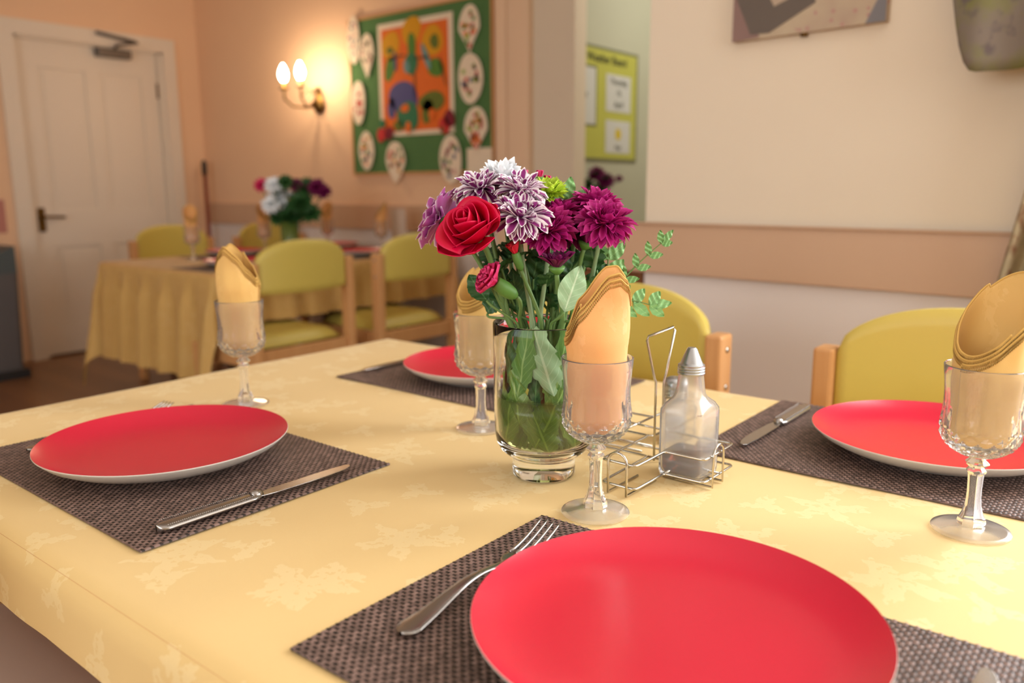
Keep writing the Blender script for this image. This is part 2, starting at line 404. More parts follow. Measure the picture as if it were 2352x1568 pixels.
# unseen walls with windows
mb = MB(); X0 = 2.4
for a, b in (((X0, -2.5, 0), (X0 + .12, 1.8, .8)), ((X0, -2.5, 2.3), (X0 + .12, 1.8, H)), ((X0, -2.5, .8), (X0 + .12, 0.05, 2.3)), ((X0, 1.65, .8), (X0 + .12, 1.8, 2.3))): mb.box(a, b)
struct(mb.build('wall_side', 'wall_cream', smooth=False))
mb = MB(); Y0 = -2.5
for a, b in (((DX, Y0, 0), (2.4, Y0 + .1, .8)), ((DX, Y0, 2.3), (2.4, Y0 + .1, H)), ((DX, Y0, .8), (-2.55, Y0 + .1, 2.3)), ((.15, Y0, .8), (2.4, Y0 + .1, 2.3))): mb.box(a, b)
struct(mb.build('wall_front', 'wall_cream', smooth=False))
M['pane'] = emis('bright_overcast_pane', (0.86, 0.93, 1.0, 1), 1.2)
def window(name, o, ux, w, h, nrm, panes=(2, 2)):
    ux = V(ux); nrm = V(nrm); uz = V((0, 0, 1)); mb = MB()
    def bar(a0, a1, b0, b1, d0=-0.05, d1=0.02, mat=0, m_=None):
        vs = [V(o) + ux * a + uz * b + nrm * d for b in (b0, b1) for (a, d) in ((a0, d0), (a1, d0), (a1, d1), (a0, d1))]
        (m_ or mb).add(vs, [(0, 3, 2, 1), (4, 5, 6, 7), (0, 1, 5, 4), (1, 2, 6, 5), (2, 3, 7, 6), (3, 0, 4, 7)], mat)
    root = thing(name, None, None, (0, 0, 0)); root['kind'] = 'structure'
    t = 0.06
    bar(0, w, 0, t); bar(0, w, h - t, h); bar(0, t, t, h - t); bar(w - t, w, t, h - t)
    for i in range(1, panes[0]): bar(w * i / panes[0] - .02, w * i / panes[0] + .02, t, h - t)
    for i in range(1, panes[1]): bar(t, w - t, h * i / panes[1] - .015, h * i / panes[1] + .015)
    mb.build('window_frame', 'white_paint', root, smooth=False)
    gb = MB(); bar(t, w - t, t, h - t, -0.06, -0.052, 0, gb); gb.build('window_pane', 'pane', root, smooth=False)
    sb = MB(); bar(-.06, w + .06, -.03, 0, -0.02, 0.1, 0, sb); sb.build('window_sill', 'white_paint', root, smooth=False)
    return root
window('window_1', rwp(WS0, WZ0, 0), RD, WS1 - WS0, WZ1 - WZ0, RN, (2, 2))
window('window_2', (2.4, 0.05, .8), (0, 1, 0), 1.6, 1.5, (-1, 0, 0), (2, 2))
window('window_3', (-2.55, -2.4, .8), (1, 0, 0), 2.7, 1.5, (0, 1, 0), (3, 2))
# dado rails
mb = MB(); mb.box((-5.5, YB - 0.022, 0.815), (-2.76, YB, 0.96)); struct(mb.build('trim_2', 'rail', smooth=False, bevel=0.004))
mb = MB(); rbox(mb, -0.52, 1.12, 0.808, 0.952, 0.001, 0.022); rbox(mb, -0.52, 1.12, 0.946, 0.952, 0.0, 0.03); struct(mb.build('trim_3', 'rail', smooth=False, bevel=0.003))
mb = MB(); mb.box((-5.5, YB - 0.015, 0), (-2.76, YB, 0.12)); struct(mb.build('baseboard_back', 'white_paint', smooth=False, bevel=0.004))
mb = MB(); rbox(mb, 0, 3.7, 0, 0.12, 0, 0.015); struct(mb.build('baseboard_right', 'white_paint', smooth=False))
# ---- door in the left wall
DW0, DW1, DH = 2.13, 3.0, 1.96
dr = thing('door_1', None, None, (DX, DW0, 0)); dr['kind'] = 'structure'
mb = MB(); x0 = DX - 0.03
mb.box((x0 - 0.04, DW0, 0.012), (x0 - 0.012, DW1, DH))
cols = ((DW0 + .11, DW0 + .39), (DW0 + .48, DW1 - .11)); rows = ((0.20, 0.70), (0.93, 1.80))
ys = [DW0, cols[0][0], cols[0][1], cols[1][0], cols[1][1], DW1]; zs = [0.012, rows[0][0], rows[0][1], rows[1][0], rows[1][1], DH]
for i in range(5):
    for j in range(5):
        if i in (1, 3) and j in (1, 3): 
            mb.box((x0 - .013, ys[i] + .03, zs[j] + .03), (x0 - .006, ys[i + 1] - .03, zs[j + 1] - .03)); continue
        mb.box((x0 - .013, ys[i], zs[j]), (x0, ys[i + 1], zs[j + 1]))
mb.build('door_leaf', 'white_paint', dr, off=(DX, DW0, 0), smooth=False)
hp = at_x(96, 505, x0 + 0.004); mb = MB(); mb.box((x0, hp.y - .022, hp.z - .075), (x0 + .008, hp.y + .022, hp.z + .075))
hb = mb.build('handle_plate', 'brass', dr, off=(DX, DW0, 0), smooth=False, bevel=0.003)
mb = MB(); mb.tube([(x0 + .005, hp.y, hp.z + .02), (x0 + .05, hp.y, hp.z + .02), (x0 + .055, hp.y + .02, hp.z + .02), (x0 + .05, hp.y + .12, hp.z + .015)], .009, 10); mb.build('handle', 'brass', dr, off=(DX, DW0, 0))
mb = MB()
for z in (0.25, 1.72): mb.box((x0, DW1 - .006, z - .05), (x0 + .012, DW1 + .012, z + .05))
mb.build('hinge', 'brass', dr, off=(DX, DW0, 0), smooth=False)
mb = MB()
for (a, b) in (((DX, DW0 - .12, 0), (DX + .025, DW0 - .03, DH + .10)), ((DX, DW1 + .03, 0), (DX + .025, DW1 + .12, DH + .10)), ((DX, DW0 - .03, DH + .01), (DX + .025, DW1 + .03, DH + .10)),
               ((DX - .12, DW0 - .04, 0), (DX, DW0 - .003, DH + .015)), ((DX - .12, DW1 + .003, 0), (DX, DW1 + .04, DH + .015)), ((DX - .12, DW0 - .04, DH), (DX, DW1 + .04, DH + .04))): mb.box(a, b)
mb.build('door_frame', 'white_paint', dr, off=(DX, DW0, 0), smooth=False)
mb = MB(); mb.box((DX - .15, DW0 - .04, 0), (DX, DW1 + .04, .011)); mb.box((DX - .16, DW0 - .04, 0), (DX - .15, DW1 + .04, DH + .04)); struct(mb.build('door_light_block', 'dark_wood', smooth=False))  # dark threshold and backing sheet added to stop light leaking under the door
# door closer
cp = at_x(265, 122, DX + .03)
dc = thing('door_closer', 'grey metal door closer with folding arm at the top of the white door', 'door closer', (DX, cp.y, cp.z))
mb = MB(); mb.box((DX - .03, cp.y - .11, cp.z - .028), (DX + .03, cp.y + .11, cp.z + .028)); mb.build('closer_body', 'steel_dark', dc, off=dc.location, smooth=False, bevel=.006)
mb = MB(); mb.tube([(DX + .03, cp.y, cp.z + .03), (DX + .06, cp.y, cp.z + .045), (DX + .16, cp.y + .08, cp.z + .06), (DX + .06, cp.y + .14, cp.z + .075)], .009, 8)
mb.tube([(DX + .05, cp.y - .12, cp.z + .11), (DX + .03, cp.y + .14, cp.z + .085)], .012, 8); mb.build('closer_arm', 'steel_dark', dc, off=dc.location)
# light switch
sp_ = at_x(410, 345, DX + .003); ls = thing('light_switch', 'small white light switch between the door and the corner', 'light switch', (DX, sp_.y - .05, sp_.z))
mb = MB(); mb.box((DX, sp_.y - .09, sp_.z - .045), (DX + .01, sp_.y - .005, sp_.z + .045)); mb.build('switch_plate', 'white_paint', ls, off=ls.location, smooth=False, bevel=.003)
mb = MB(); mb.box((DX + .009, sp_.y - .06, sp_.z - .018), (DX + .015, sp_.y - .035, sp_.z + .018)); mb.build('rocker', 'grey', ls, off=ls.location, smooth=False)
# small pink notice at the very left
pp = at_x(0, 497, DX)
mb = MB(); mb.box((DX, pp.y - .16, pp.z - .10), (DX + .004, pp.y + .03, pp.z + .10)); tag(mb.build('notice', plain('pink_paper', S(196, 132, 120), .7), smooth=False, off=(DX, pp.y, pp.z)), 'pink paper notice stuck on the wall beside the white door', 'notice')
# grey bin
bp_ = at_z(22, 832, 0); bn = thing('waste_bin', 'tall dark grey bin with its lid tipped up, beside the door', 'bin', (-5.18, 1.62, 0))
bx, by = -5.18, 1.62
mb = MB(); mb.grid(lambda u, v: V((bx + (0.16 - .02 * (1 - v)) * max(-1, min(1, 1.5 * cos(2 * pi * u))), by + (0.19 - .02 * (1 - v)) * max(-1, min(1, 1.5 * sin(2 * pi * u))), .002 + v * .6)), 40, 4, closeu=True)
mb.add([(bx - .14, by - .17, .004), (bx + .14, by - .17, .004), (bx + .14, by + .17, .004), (bx - .14, by + .17, .004)], [(0, 3, 2, 1)])
mb.build('bin_body', 'grey', bn, off=bn.location)
mb = MB(); mb.box((bx - .145, by - .175, 0), (bx + .165, by + .20, .05)); mb.build('bin_base', 'black', bn, off=bn.location, smooth=False)
mb = MB(); mb.add([(bx - .16, by - .19, .60), (bx + .16, by - .19, .60), (bx + .16, by + .19, .75), (bx - .16, by + .19, .75), (bx - .16, by - .19, .585), (bx + .16, by - .19, .585), (bx + .16, by + .19, .60), (bx - .16, by + .19, .60)],
    [(0, 1, 2, 3), (7, 6, 5, 4), (0, 4, 5, 1), (1, 5, 6, 2), (2, 6, 7, 3), (3, 7, 4, 0)]); mb.build('bin_lid', plain('teal_grey_lid', S(78, 88, 90), .5), bn, off=bn.location, smooth=False)
# pole in the corner
a = at_y(468, 368, 3.2); b = V((-5.33, 3.19, 0))
pl = thing('walking_pole', 'thin red brown pole with a black tip standing in the room corner', 'pole', b)
mb = MB(); mb.tube([b, a - V((0, 0, .10))], [.017, .014], 10); mb.build('shaft', plain('mahogany_lacquer', S(128, 44, 26), .35), pl, off=b)
mb = MB(); mb.tube([a - V((0, 0, .10)), a - V((0, 0, .02)), a], [.018, .02, .01], 10); mb.build('cap', 'black', pl, off=b)

# ---- noticeboard
def bq(x, y, d=0.0): return at_y(x, y, YB - 0.02 - d)
BX0, BX1, BZ0, BZ1 = -3.84, -2.765, 1.145, 2.0
nb = thing('notice_board', 'green felt notice board with wooden edge on the peach wall', 'notice board', ((BX0 + BX1) / 2, YB, BZ0))
mb = MB(); mb.box((BX0, YB - .016, BZ0), (BX1, YB, BZ1)); mb.build('felt_panel', mottled('green_felt', S(90, 130, 76), S(82, 122, 70), 30, .95), nb, off=nb.location, smooth=False)
mb = MB()
for a, b in (((BX0 - .012, YB - .022, BZ0 - .012), (BX1 + .012, YB, BZ0)), ((BX0 - .012, YB - .022, BZ1), (BX1 + .012, YB, BZ1 + .012)), ((BX0 - .012, YB - .022, BZ0), (BX0, YB, BZ1)), ((BX1, YB - .022, BZ0), (BX1 + .012, YB, BZ1))): mb.box(a, b)
mb.build('frame', 'beech', nb, off=nb.location, smooth=False)
def PC(n, r, g, b): k = 'paper_' + n; M[k] = plain(k, S(r, g, b), .8); return k
for n_, c_ in dict(white=(244, 226, 200), orange=(236, 112, 30), gold=(222, 158, 10), green=(84, 132, 44), blue=(86, 84, 138), teal=(52, 122, 82), sky=(110, 152, 150), red=(206, 50, 50), maroon=(130, 20, 44), olive=(104, 116, 36), lime=(160, 184, 60), navy=(84, 92, 124), brown=(140, 84, 40), pink=(214, 150, 140)).items(): PC(n_, *c_)
PCN = ['white', 'orange', 'gold', 'green', 'blue', 'teal', 'sky', 'red', 'maroon', 'olive', 'lime', 'navy', 'brown', 'pink']
def blob(cx_, cz, rx, rz_, n=18, wob=.12, seed=0, tip=0.0, rot=0):
    rs = random.Random(seed); ph = [rs.uniform(0, 6.28) for _ in range(3)]; out = []
    for i in range(n):
        t = 2 * pi * i / n; k = 1 + wob * (sin(2 * t + ph[0]) + .6 * sin(3 * t + ph[1])) / 1.6
        x = cos(t) * rx * k; z = sin(t) * rz_ * k
        if tip and z < 0: x *= 1 - tip * min(1, -z / rz_)
        out.append((cx_ + x * cos(rot) - z * sin(rot), cz + x * sin(rot) + z * cos(rot)))
    return out
def flat(mb, pts, y, mat, th=0.0012): mb.poly([(x, y, z) for x, z in pts], (0, -1, 0), th, mat)
# painting: coordinates in its own 0..1 frame (u right, v up)
pc = [at_y(x, y, YB - .02) for x, y in ((873, 60), (1040, 22), (1043, 305), (873, 312))]
PX0, PX1, PZ0, PZ1 = -3.60, -3.025, 1.345, 1.955
pt = thing('painting', 'large orange painting of three yellow flowers in a blue vase on the green board', 'painting', ((PX0 + PX1) / 2, YB - .017, PZ0))
def pu(pts): return [(PX0 + u * (PX1 - PX0), PZ0 + v * (PZ1 - PZ0)) for u, v in pts]
mb = MB(); YP = YB - .0175
flat(mb, pu([(0, 0), (1, 0), (1, 1), (0, 1)]), YP, 0)
flat(mb, pu([(.05, .04), (.95, .04), (.94, .95), (.05, .95)]), YP - .0012, 1)
def ub(cx_, cy_, rx, ry, col, lv, seed=0, wob=.12, rot=0, tip=0): flat(mb, pu(blob(cx_, cy_, rx, ry, 20, wob, seed, tip, rot)), YP - .0012 * lv, PCN.index(col))
ub(.18, .80, .12, .13, 'gold', 2, 1); ub(.47, .90, .13, .12, 'gold', 2, 2); ub(.74, .79, .13, .14, 'gold', 2, 3)
ub(.47, .76, .05, .14, 'green', 3, 4); ub(.77, .78, .06, .06, 'olive', 3, 5); ub(.17, .76, .05, .03, 'olive', 3, 6)
ub(.16, .60, .06, .12, 'green', 2, 7, rot=-.4); ub(.46, .62, .08, .10, 'teal', 4, 8); ub(.40, .60, .04, .06, 'sky', 5, 9); ub(.66, .66, .035, .12, 'sky', 4, 10, rot=.4)
ub(.78, .56, .10, .08, 'green', 3, 11); ub(.24, .66, .02, .09, 'navy', 4, 12); ub(.50, .50, .012, .22, 'brown', 3, 13); ub(.87, .52, .012, .14, 'brown', 3, 14, rot=.3)
ub(.28, .70, .10, .012, 'brown', 4, 15); ub(.60, .66, .10, .012, 'brown', 4, 16)
ub(.34, .33, .20, .15, 'blue', 3, 17, .1); ub(.17, .25, .05, .10, 'blue', 3, 18); ub(.40, .17, .16, .12, 'teal', 4, 19, .15); ub(.36, .24, .06, .035, 'orange', 5, 20)
ub(.72, .28, .16, .09, 'olive', 3, 21, .1); ub(.66, .20, .08, .10, 'olive', 3, 22, .2); ub(.72, .17, .04, .05, 'orange', 5, 23); ub(.40, .07, .04, .05, 'orange', 5, 24)
ub(.26, .09, .06, .05, 'olive', 4, 25)
pt_o = mb.build('painted_sheet', ['paper_' + c for c in PCN], pt, off=pt.location, smooth=False)
mb = MB()
for (u_, v_, r_, c_) in ((.02, .02, .065, 'red'), (.13, .03, .06, 'maroon'), (.04, .12, .04, 'teal')): ub(u_, v_, r_, r_, c_, 7, 31)
mb.build('paper_flowers', ['paper_' + c for c in PCN], pt, off=pt.location, smooth=False)
mb = MB()
for (u_, v_, r_, c_) in ((.88, .06, .07, 'red'), (.95, .12, .07, 'maroon'), (.86, .03, .03, 'brown')): ub(u_, v_, r_, r_, c_, 7 + (c_ == 'brown'), 33)
mb.build('paper_flowers', ['paper_' + c for c in PCN], pt, off=pt.location, smooth=False)
# egg shaped papers
EG = [(812, 92, 19, 52, 0, ['navy', 'pink'], 'oval paper with faint grey dabs hanging off the left top corner of the green board'),
      (843, 128, 21, 50, .75, ['brown', 'pink', 'green'], 'teardrop paper with brown and pink dabs, pinned beside the painting'),
      (824, 236, 21, 48, 0, ['red', 'red', 'pink'], 'oval paper covered in red dabs on the left edge of the green board'),
      (842, 347, 23, 45, .2, ['green', 'gold', 'navy', 'orange'], 'oval paper with a blue spot and orange streaks, at the lower left board corner'),
      (909, 372, 28, 48, .45, ['red', 'gold', 'green', 'orange'], 'egg paper with a red spot overhanging the bottom edge of the board'),
      (1036, 366, 31, 54, 0, ['navy', 'green', 'pink', 'maroon'], 'pale egg paper with small dull dots, at the bottom edge under the painting'),
      (1078, 66, 30, 52, .9, ['orange', 'green', 'red', 'lime'], 'balloon shaped paper painted orange and green at the top of the board'),
      (1081, 180, 33, 58, 0, ['red', 'maroon', 'lime', 'lime', 'navy'], 'oval paper with neat red, lime and navy spots, below the topmost balloon paper'),
      (1094, 298, 31, 54, .9, ['orange', 'orange', 'red', 'lime'], 'balloon shaped paper filled with rusty orange, above the blank note')]
for k, (x, y, rx, ry, tip, cols_, lab) in enumerate(EG):
    c = at_y(x, y, YB - .026); s_ = (c - CAM).dot(FW) / F_PX
    rx *= s_ * 1.12; ry *= s_; yy = YB - .0265 - .0015 * (k % 3)
    mb = MB(); flat(mb, blob(c.x, c.z, rx, ry, 28, .05, k, tip), yy, 0)
    rs = random.Random(k + 50)
    for i in range(16 if k != 8 else 26):
        a_ = rs.uniform(0, 6.28); q_ = sqrt(rs.random()) * .72; dx = cos(a_) * q_ * rx; dz = sin(a_) * q_ * ry
        if tip and dz < 0: dx *= 1 - tip * min(1, -dz / ry)
        flat(mb, blob(c.x + dx, c.z + dz, rx * .15, rx * .17, 10, .25, i), yy - .0013, PCN.index(cols_[i % len(cols_)]), .0006)
    tag(mb.build('painted_paper', ['paper_' + c_ for c_ in PCN], smooth=False, off=(c.x, yy, c.z)), lab, 'paper')
c = at_y(1100, 378, YB - .03); mb = MB(); mb.box((c.x - .085, YB - .026, c.z - .085), (c.x + .085, YB - .024, c.z + .085))
tag(mb.build('paper_note', 'paper_white', smooth=False, off=(c.x, YB - .025, c.z)), 'blank cream paper note at the lower right corner of the green board', 'paper')

# ---- wall sconce
sx, sz = -4.157, 1.60
sc_ = thing('wall_sconce', 'brass two-armed wall lamp with glowing candle bulbs beside the notice board', 'wall lamp', (sx, YB, sz))
mb = MB()
mb.lathe([(0, 0), (.02, .0), (.045, .02), (.05, .05), (.03, .10), (.015, .15), (0, .16)], 16, (0, 0, 0), rf=lambda th, z, r, i: r * (1 + .12 * cos(6 * th)))
mb.v = [(sx + p[0], YB - .012 + min(0, p[1]) * .5 - .0, sz - .09 + p[2]) for p in mb.v]
mb.build('back_plate', 'brass', sc_, off=sc_.location)
for sg in (-1, 1):
    mb = MB(); bx2, by2 = sx + .05 + sg * .08, 3.06
    mb.tube([(sx, YB - .02, sz), (sx + sg * .02, YB - .08, sz - .06), (sx + sg * .06, YB - .16, sz - .055), (bx2, by2, sz - .02), (bx2, by2, sz + .035)], .007, 8)
    mb.tube([(sx, YB - .02, sz + .02), (sx + sg * .03, YB - .06, sz + .05), (sx + sg * .05, YB - .10, sz + .01)], .004, 6)
    ar = mb.build('arm', 'brass', sc_, off=sc_.location)
    mb = MB(); mb.lathe([(0, 0), (.026, .004), (.03, .012), (.012, .014), (.012, .05), (0, .05)], 16, (bx2, by2, sz + .03)); mb.build('candle_cup', 'brass', ar, off=sc_.location)
    mb = MB(); mb.lathe([(0, 0), (.012, 0), (.022, .02), (.025, .04), (.018, .068), (.006, .092), (0, .097)], 16, (bx2, by2, sz + .081)); mb.build('bulb', emis('lit_candle_bulb', (1.0, .76, .50, 1), 85), ar, off=sc_.location)

# ---- poster in the corridor
PXc = -2.398
def cq(x, y): p = at_x(x, y, PXc); return p.y, p.z
yL, yR, zB, zT = 3.42, 4.10, 1.19, 1.768
ps = thing('poster', 'yellow poster with white cards and small print on the corridor wall', 'poster', (PXc, (yL + yR) / 2, zB))
mb = MB(); mb.box((-2.4, yL, zB), (-2.394, yR, zT)); mb.build('backing', plain('grey_poster_frame', S(128, 128, 100), .6), ps, off=ps.location, smooth=False)
mb = MB(); mb.box((-2.394, yL + .015, zB + .015), (-2.392, yR - .02, zT - .015)); mb.build('sheet', plain('yellow_poster', S(200, 200, 88), .6), ps, off=ps.location, smooth=False)
M['card'] = plain('white_card', S(222, 222, 216), .6); M['ink'] = plain('poster_ink', S(70, 74, 60), .7); M['sun'] = plain('sun_print', S(226, 200, 30), .7)
def card(y0, y1, z0, z1, border=True):
    mb = MB()
    if border: mb.box((-2.392, y0 - .012, z0 - .012), (-2.3912, y1 + .012, z1 + .012), 1)
    mb.box((-2.3915, y0, z0), (-2.390, y1, z1), 0); return mb.build('card', ['card', M['card'] if not border else plain('card_border', S(120, 118, 80), .6)], ps, off=ps.location, smooth=False)
card(3.43, 3.67, 1.375, 1.655); card(3.77, 4.02, 1.45, 1.64, False); card(3.77, 4.02, 1.235, 1.405, False)
def text(s_, y, z, size, mat='ink', parent=None, off=None):
    cu = bpy.data.curves.new('t', 'FONT'); cu.body = s_; cu.size = size; cu.align_x = 'CENTER'; cu.extrude = .0004
    to = bpy.data.objects.new('t', cu); COL.objects.link(to)
    bpy.context.view_layer.update(); dg = bpy.context.evaluated_depsgraph_get()
    me = bpy.data.meshes.new_from_object(to.evaluated_get(dg)); bpy.data.objects.remove(to)
    me.materials.clear(); me.materials.append(M[mat])
    o = bpy.data.objects.new('lettering', me); COL.objects.link(o); o.parent = parent
    o.location = V((-2.3890, y, z)) - V(off); o.rotation_euler = (radians(90), 0, radians(90)); return o
for s_, y, z, sz_ in (('Weather Board', 3.78, 1.690, .06), ('Thursday', 3.895, 1.59, .045), ('16', 3.895, 1.535, .045), ('April', 3.895, 1.475, .045), ('Hot', 3.895, 1.252, .04), ('Season', 3.50, 1.32, .04), ('Today', 3.50, 1.245, .04), ('May', 3.56, 1.51, .04)): text(s_, y, z, sz_, parent=ps, off=ps.location)
mb = MB(); mb.poly([(-2.3898, 3.895 + .035 * cos(t) * (1 if i % 2 else .7), 1.335 + .035 * sin(t) * (1 if i % 2 else .7)) for i, t in enumerate([2 * pi * k / 24 for k in range(24)])], (1, 0, 0), .001); mb.build('sun_symbol', 'sun', ps, off=ps.location, smooth=False)
mb = MB(); mb.poly([(-2.3908, y, z) for y, z in blob(3.52, 1.70, .03, .03, 16, .3, 4)], (1, 0, 0), .001); mb.build('printed_mark', 'ink', ps, off=ps.location, smooth=False)

# ---- timber cupboard in the opening, under the end of the rail
cb_ = thing('wooden_cupboard', 'dark brown wooden cupboard standing at the end of the long tan rail', 'cupboard', rwp(-.28, 0, 0))
mb = MB(); rbox(mb, -.52, -.005, 0, .93, 0, -.3); mb.build('carcass', 'brown_wood', cb_, off=cb_.location, smooth=False)
mb = MB()
for s0 in (-.50, -.255): rbox(mb, s0, s0 + .23, .08, .79, .0, .016)
mb.build('door', 'brown_wood', cb_, off=cb_.location, smooth=False, bevel=.004)

# ---- picture on the rail wall
def rp(x, y, d=0.0): return at_pl(x, y, RW0 + RN * d, RN)
p0 = rp(1683, 92, .02); s0 = (p0 - RW0).dot(RD); p1 = rp(2035, 46, .02); s1 = (p1 - RW0).dot(RD); z0 = (p0.z + p1.z) / 2 - .004
pi_ = thing('canvas_picture', 'unframed floral canvas picture hung high on the cream wall above the rail', 'picture', rwp((s0 + s1) / 2, z0, 0))
q = N('canvas_print'); co = q.coord('Object')
nz = q.noise(co, 14, 4); c_ = q.mix(nz, S(206, 190, 156), S(170, 140, 124))
vo = q.n('ShaderNodeTexVoronoi'); q.l(co, vo.inputs['Vector']); vo.inputs['Scale'].default_value = 45
c_ = q.mix(q.math('LESS_THAN', vo.outputs['Distance'], .22), c_, S(182, 140, 128)); q.set(Base_Color=c_, Roughness=.7); M['canvas'] = q.m
mb = MB(); rbox(mb, s0, s1, z0, z0 + .30, .0, .022); mb.build('canvas', 'canvas', pi_, off=pi_.location, smooth=False)
def rflat(mb, pts, d, mat=0): mb.poly([rwp(s0 + a, z0 + b, d) for a, b in pts], RN, .0012, mat)
W_ = s1 - s0; mb = MB()
rflat(mb, [(0, 0), (.075, .003), (.04, .07), (0, .11)], .022, 0)
rflat(mb, [(.05, .012), (.10, .010), (.215, .065), (.20, .10), (.11, .07), (.06, .16), (0, .22), (0, .12)], .0225, 1)
rflat(mb, [(W_ - .045, 0.0), (W_, 0), (W_, .09)], .022, 2)
rflat(mb, [(.20, .10), (.27, .10), (.33, .19), (.20, .22)], .022, 1)
rflat(mb, [(.10, .09), (.14, .13), (.11, .2), (.07, .2)], .024, 0)
mb.build('painted_shapes', [plain('print_mauve', S(142, 112, 104), .7), plain('print_umber', S(104, 92, 82), .7), plain('print_grey', S(124, 120, 122), .7)], pi_, off=pi_.location, smooth=False)
kn = rp(1847, 72, .01); mb = MB(); mb.lathe([(0, 0), (.009, 0), (.009, .016), (0, .02)], 12, kn - V((0, 0, .012))); tag(mb.build('wall_hook', 'brass', off=kn), 'tiny brass hook on the wall under the canvas picture', 'hook')

# ---- curtains by the window
def fabric(name, c1, c2, c3):
    q = N(name); co = q.coord('Object'); v1 = q.noise(co, 9, 4); v2 = q.noise(co, 21, 3)
    c_ = q.mix(q.math('MULTIPLY', q.math('SUBTRACT', v1, .42), 7, clamp=True), c1, c2); c_ = q.mix(q.math('MULTIPLY', q.math('SUBTRACT', v2, .55), 9, clamp=True), c_, c3)
    q.set(Base_Color=c_, Roughness=.85); return q.m
M['curtain'] = fabric('floral_curtain', S(196, 176, 140), S(168, 150, 118), S(134, 96, 66))
M['swag'] = fabric('floral_swag', S(138, 126, 114), S(132, 130, 78), S(112, 100, 98))
def curt(u, v):
    z = 2.36 - v * 2.32; s = .935 + u * .30 + .06 * max(0, min(1, (z - .85) / .35))
    pinch = exp(-((z - 1.0) / .45) ** 2) * .0
    return rwp(s, z, .062 + .028 * sin(u * 34 + v * 2) + .01 * sin(u * 71))
ct = thing('curtain', 'long beige and brown floral curtain hanging at the end of the rail wall', 'curtain', rwp(1.02, 0, .06))
mb = MB(); mb.grid(curt, 60, 40); mb.build('drape', 'curtain', ct, off=ct.location, solid=.003)
mb = MB(); mb.tube([rwp(.80, 2.39, .09), rwp(2.8, 2.39, .09)], .014, 10); mb.build('curtain_pole', 'beech', ct, off=ct.location)
sw = thing('swag_valance', 'grey green floral swag with a rounded bottom hanging over the curtain top', 'valance', rwp(1.0, 1.3, .1))
def swf(u, v):
    s = .808 + u * .50; zb = 1.272 + .9 * max(0, (u - .42)) ** 1.6 + .16 * max(0, (.12 - u) / .12) ** 2; z = 2.40 - v * (2.40 - zb)
    s += - .025 * exp(-((v - .92) / .08) ** 2) * (.5 - u)
    bul = sin(min(1, v * 1.05) * pi) * .02 + .05 * exp(-((v - .88) / .14) ** 2)
    return rwp(s, z, .105 + bul * sin(pi * min(1, u * 1.0 + .02)) + .012 * sin(u * 26 + v * 5))
mb = MB(); mb.grid(swf, 40, 40); mb.build('swag_fabric', 'swag', sw, off=sw.location, solid=.004)

# ================================================================== TABLES
def cloth_mesh(x0, x1, y0, y1, z, r, drops, cr=.03, amp=.004, step=.012, seed=0, wr=.0):
    """drops = (left, right, near, far) lengths past the edge"""
    def axis(a, b, da, db):
        xs = []; n = max(6, int((b - a) / .02)); na = max(6, int((da + pi / 2 * r) / step)); nb_ = max(6, int((db + pi / 2 * r) / step))
        xs += [a - (da + pi / 2 * r) * (1 - i / na) for i in range(na)]
        xs += [a + (b - a) * i / n for i in range(n)]
        xs += [b + (db + pi / 2 * r) * i / nb_ for i in range(nb_ + 1)]
        return xs
    X = axis(x0 + r, x1 - r, drops[0], drops[1]); Y = axis(y0 + r, y1 - r, drops[2], drops[3])
    vs = []; a0, a1, b0, b1 = x0 + r, x1 - r, y0 + r, y1 - r
    for x in X:
        for y in Y:
            cx_ = min(max(x, a0 + cr), a1 - cr); cy_ = min(max(y, b0 + cr), b1 - cr)
            dx, dy = x - cx_, y - cy_; L = sqrt(dx * dx + dy * dy)
            inx = a0 <= x <= a1; iny = b0 <= y <= b1
            if inx and iny and L <= cr or L < 1e-9 or (inx and iny):
                h = wr * noise.noise(V((x * 5, y * 5, seed))) * 1.5 + wr * .5 * noise.noise(V((x * 13, y * 9, seed + 3)))
                vs.append((x, y, z + h)); continue
            ux, uy = dx / L, dy / L
            ex = max(0, a0 - x, x - a1); ey = max(0, b0 - y, y - b1)
            d = sqrt(ex * ex + ey * ey) if (ex and ey) else max(ex, ey)
            if not (ex and ey):
                # leave from nearest edge point, straight
                ux, uy = ((1 if x > a1 else -1), 0) if ex else (0, (1 if y > b1 else -1))
                px, py = (a1 if x > a1 else a0, y) if ex else (x, (b1 if y > b1 else b0))
            else:
                px, py = (a1 if x > a1 else a0), (b1 if y > b1 else b0); sxn = (1 if x > a1 else -1); syn = (1 if y > b1 else -1)
                ux, uy = sxn * ex / d, syn * ey / d
            q = pi / 2 * r
            if d < q: th = d / r; o_ = r * sin(th); dz = r * (1 - cos(th))
            else:
                e = d - q; k = min(1, e / .12)
                sp_ = (px * 1.0 + py) 
                tt_ = (px + (x - px) * .6) if ey and not ex else (py if ex and not ey else math.atan2(ey, ex) * .12 + px); o_ = r + k * amp * (sin(tt_ * 38 + seed) + .6 * sin(tt_ * 71 + seed * 2 + e * 2)) * min(1, e / .2 + .3) + e * .07
                dz = r + e * .99
                if ex and ey: o_ += e * .12
            vs.append((px + ux * o_, py + uy * o_, z - dz))
    W = len(Y); mb = MB(); fs = []
    for i in range(len(X) - 1):
        for j in range(W - 1): fs.append((i * W + j, (i + 1) * W + j, (i + 1) * W + j + 1, i * W + j + 1))
    mb.add(vs, fs, 0, [(x, y) for x in X for y in Y]); return mb
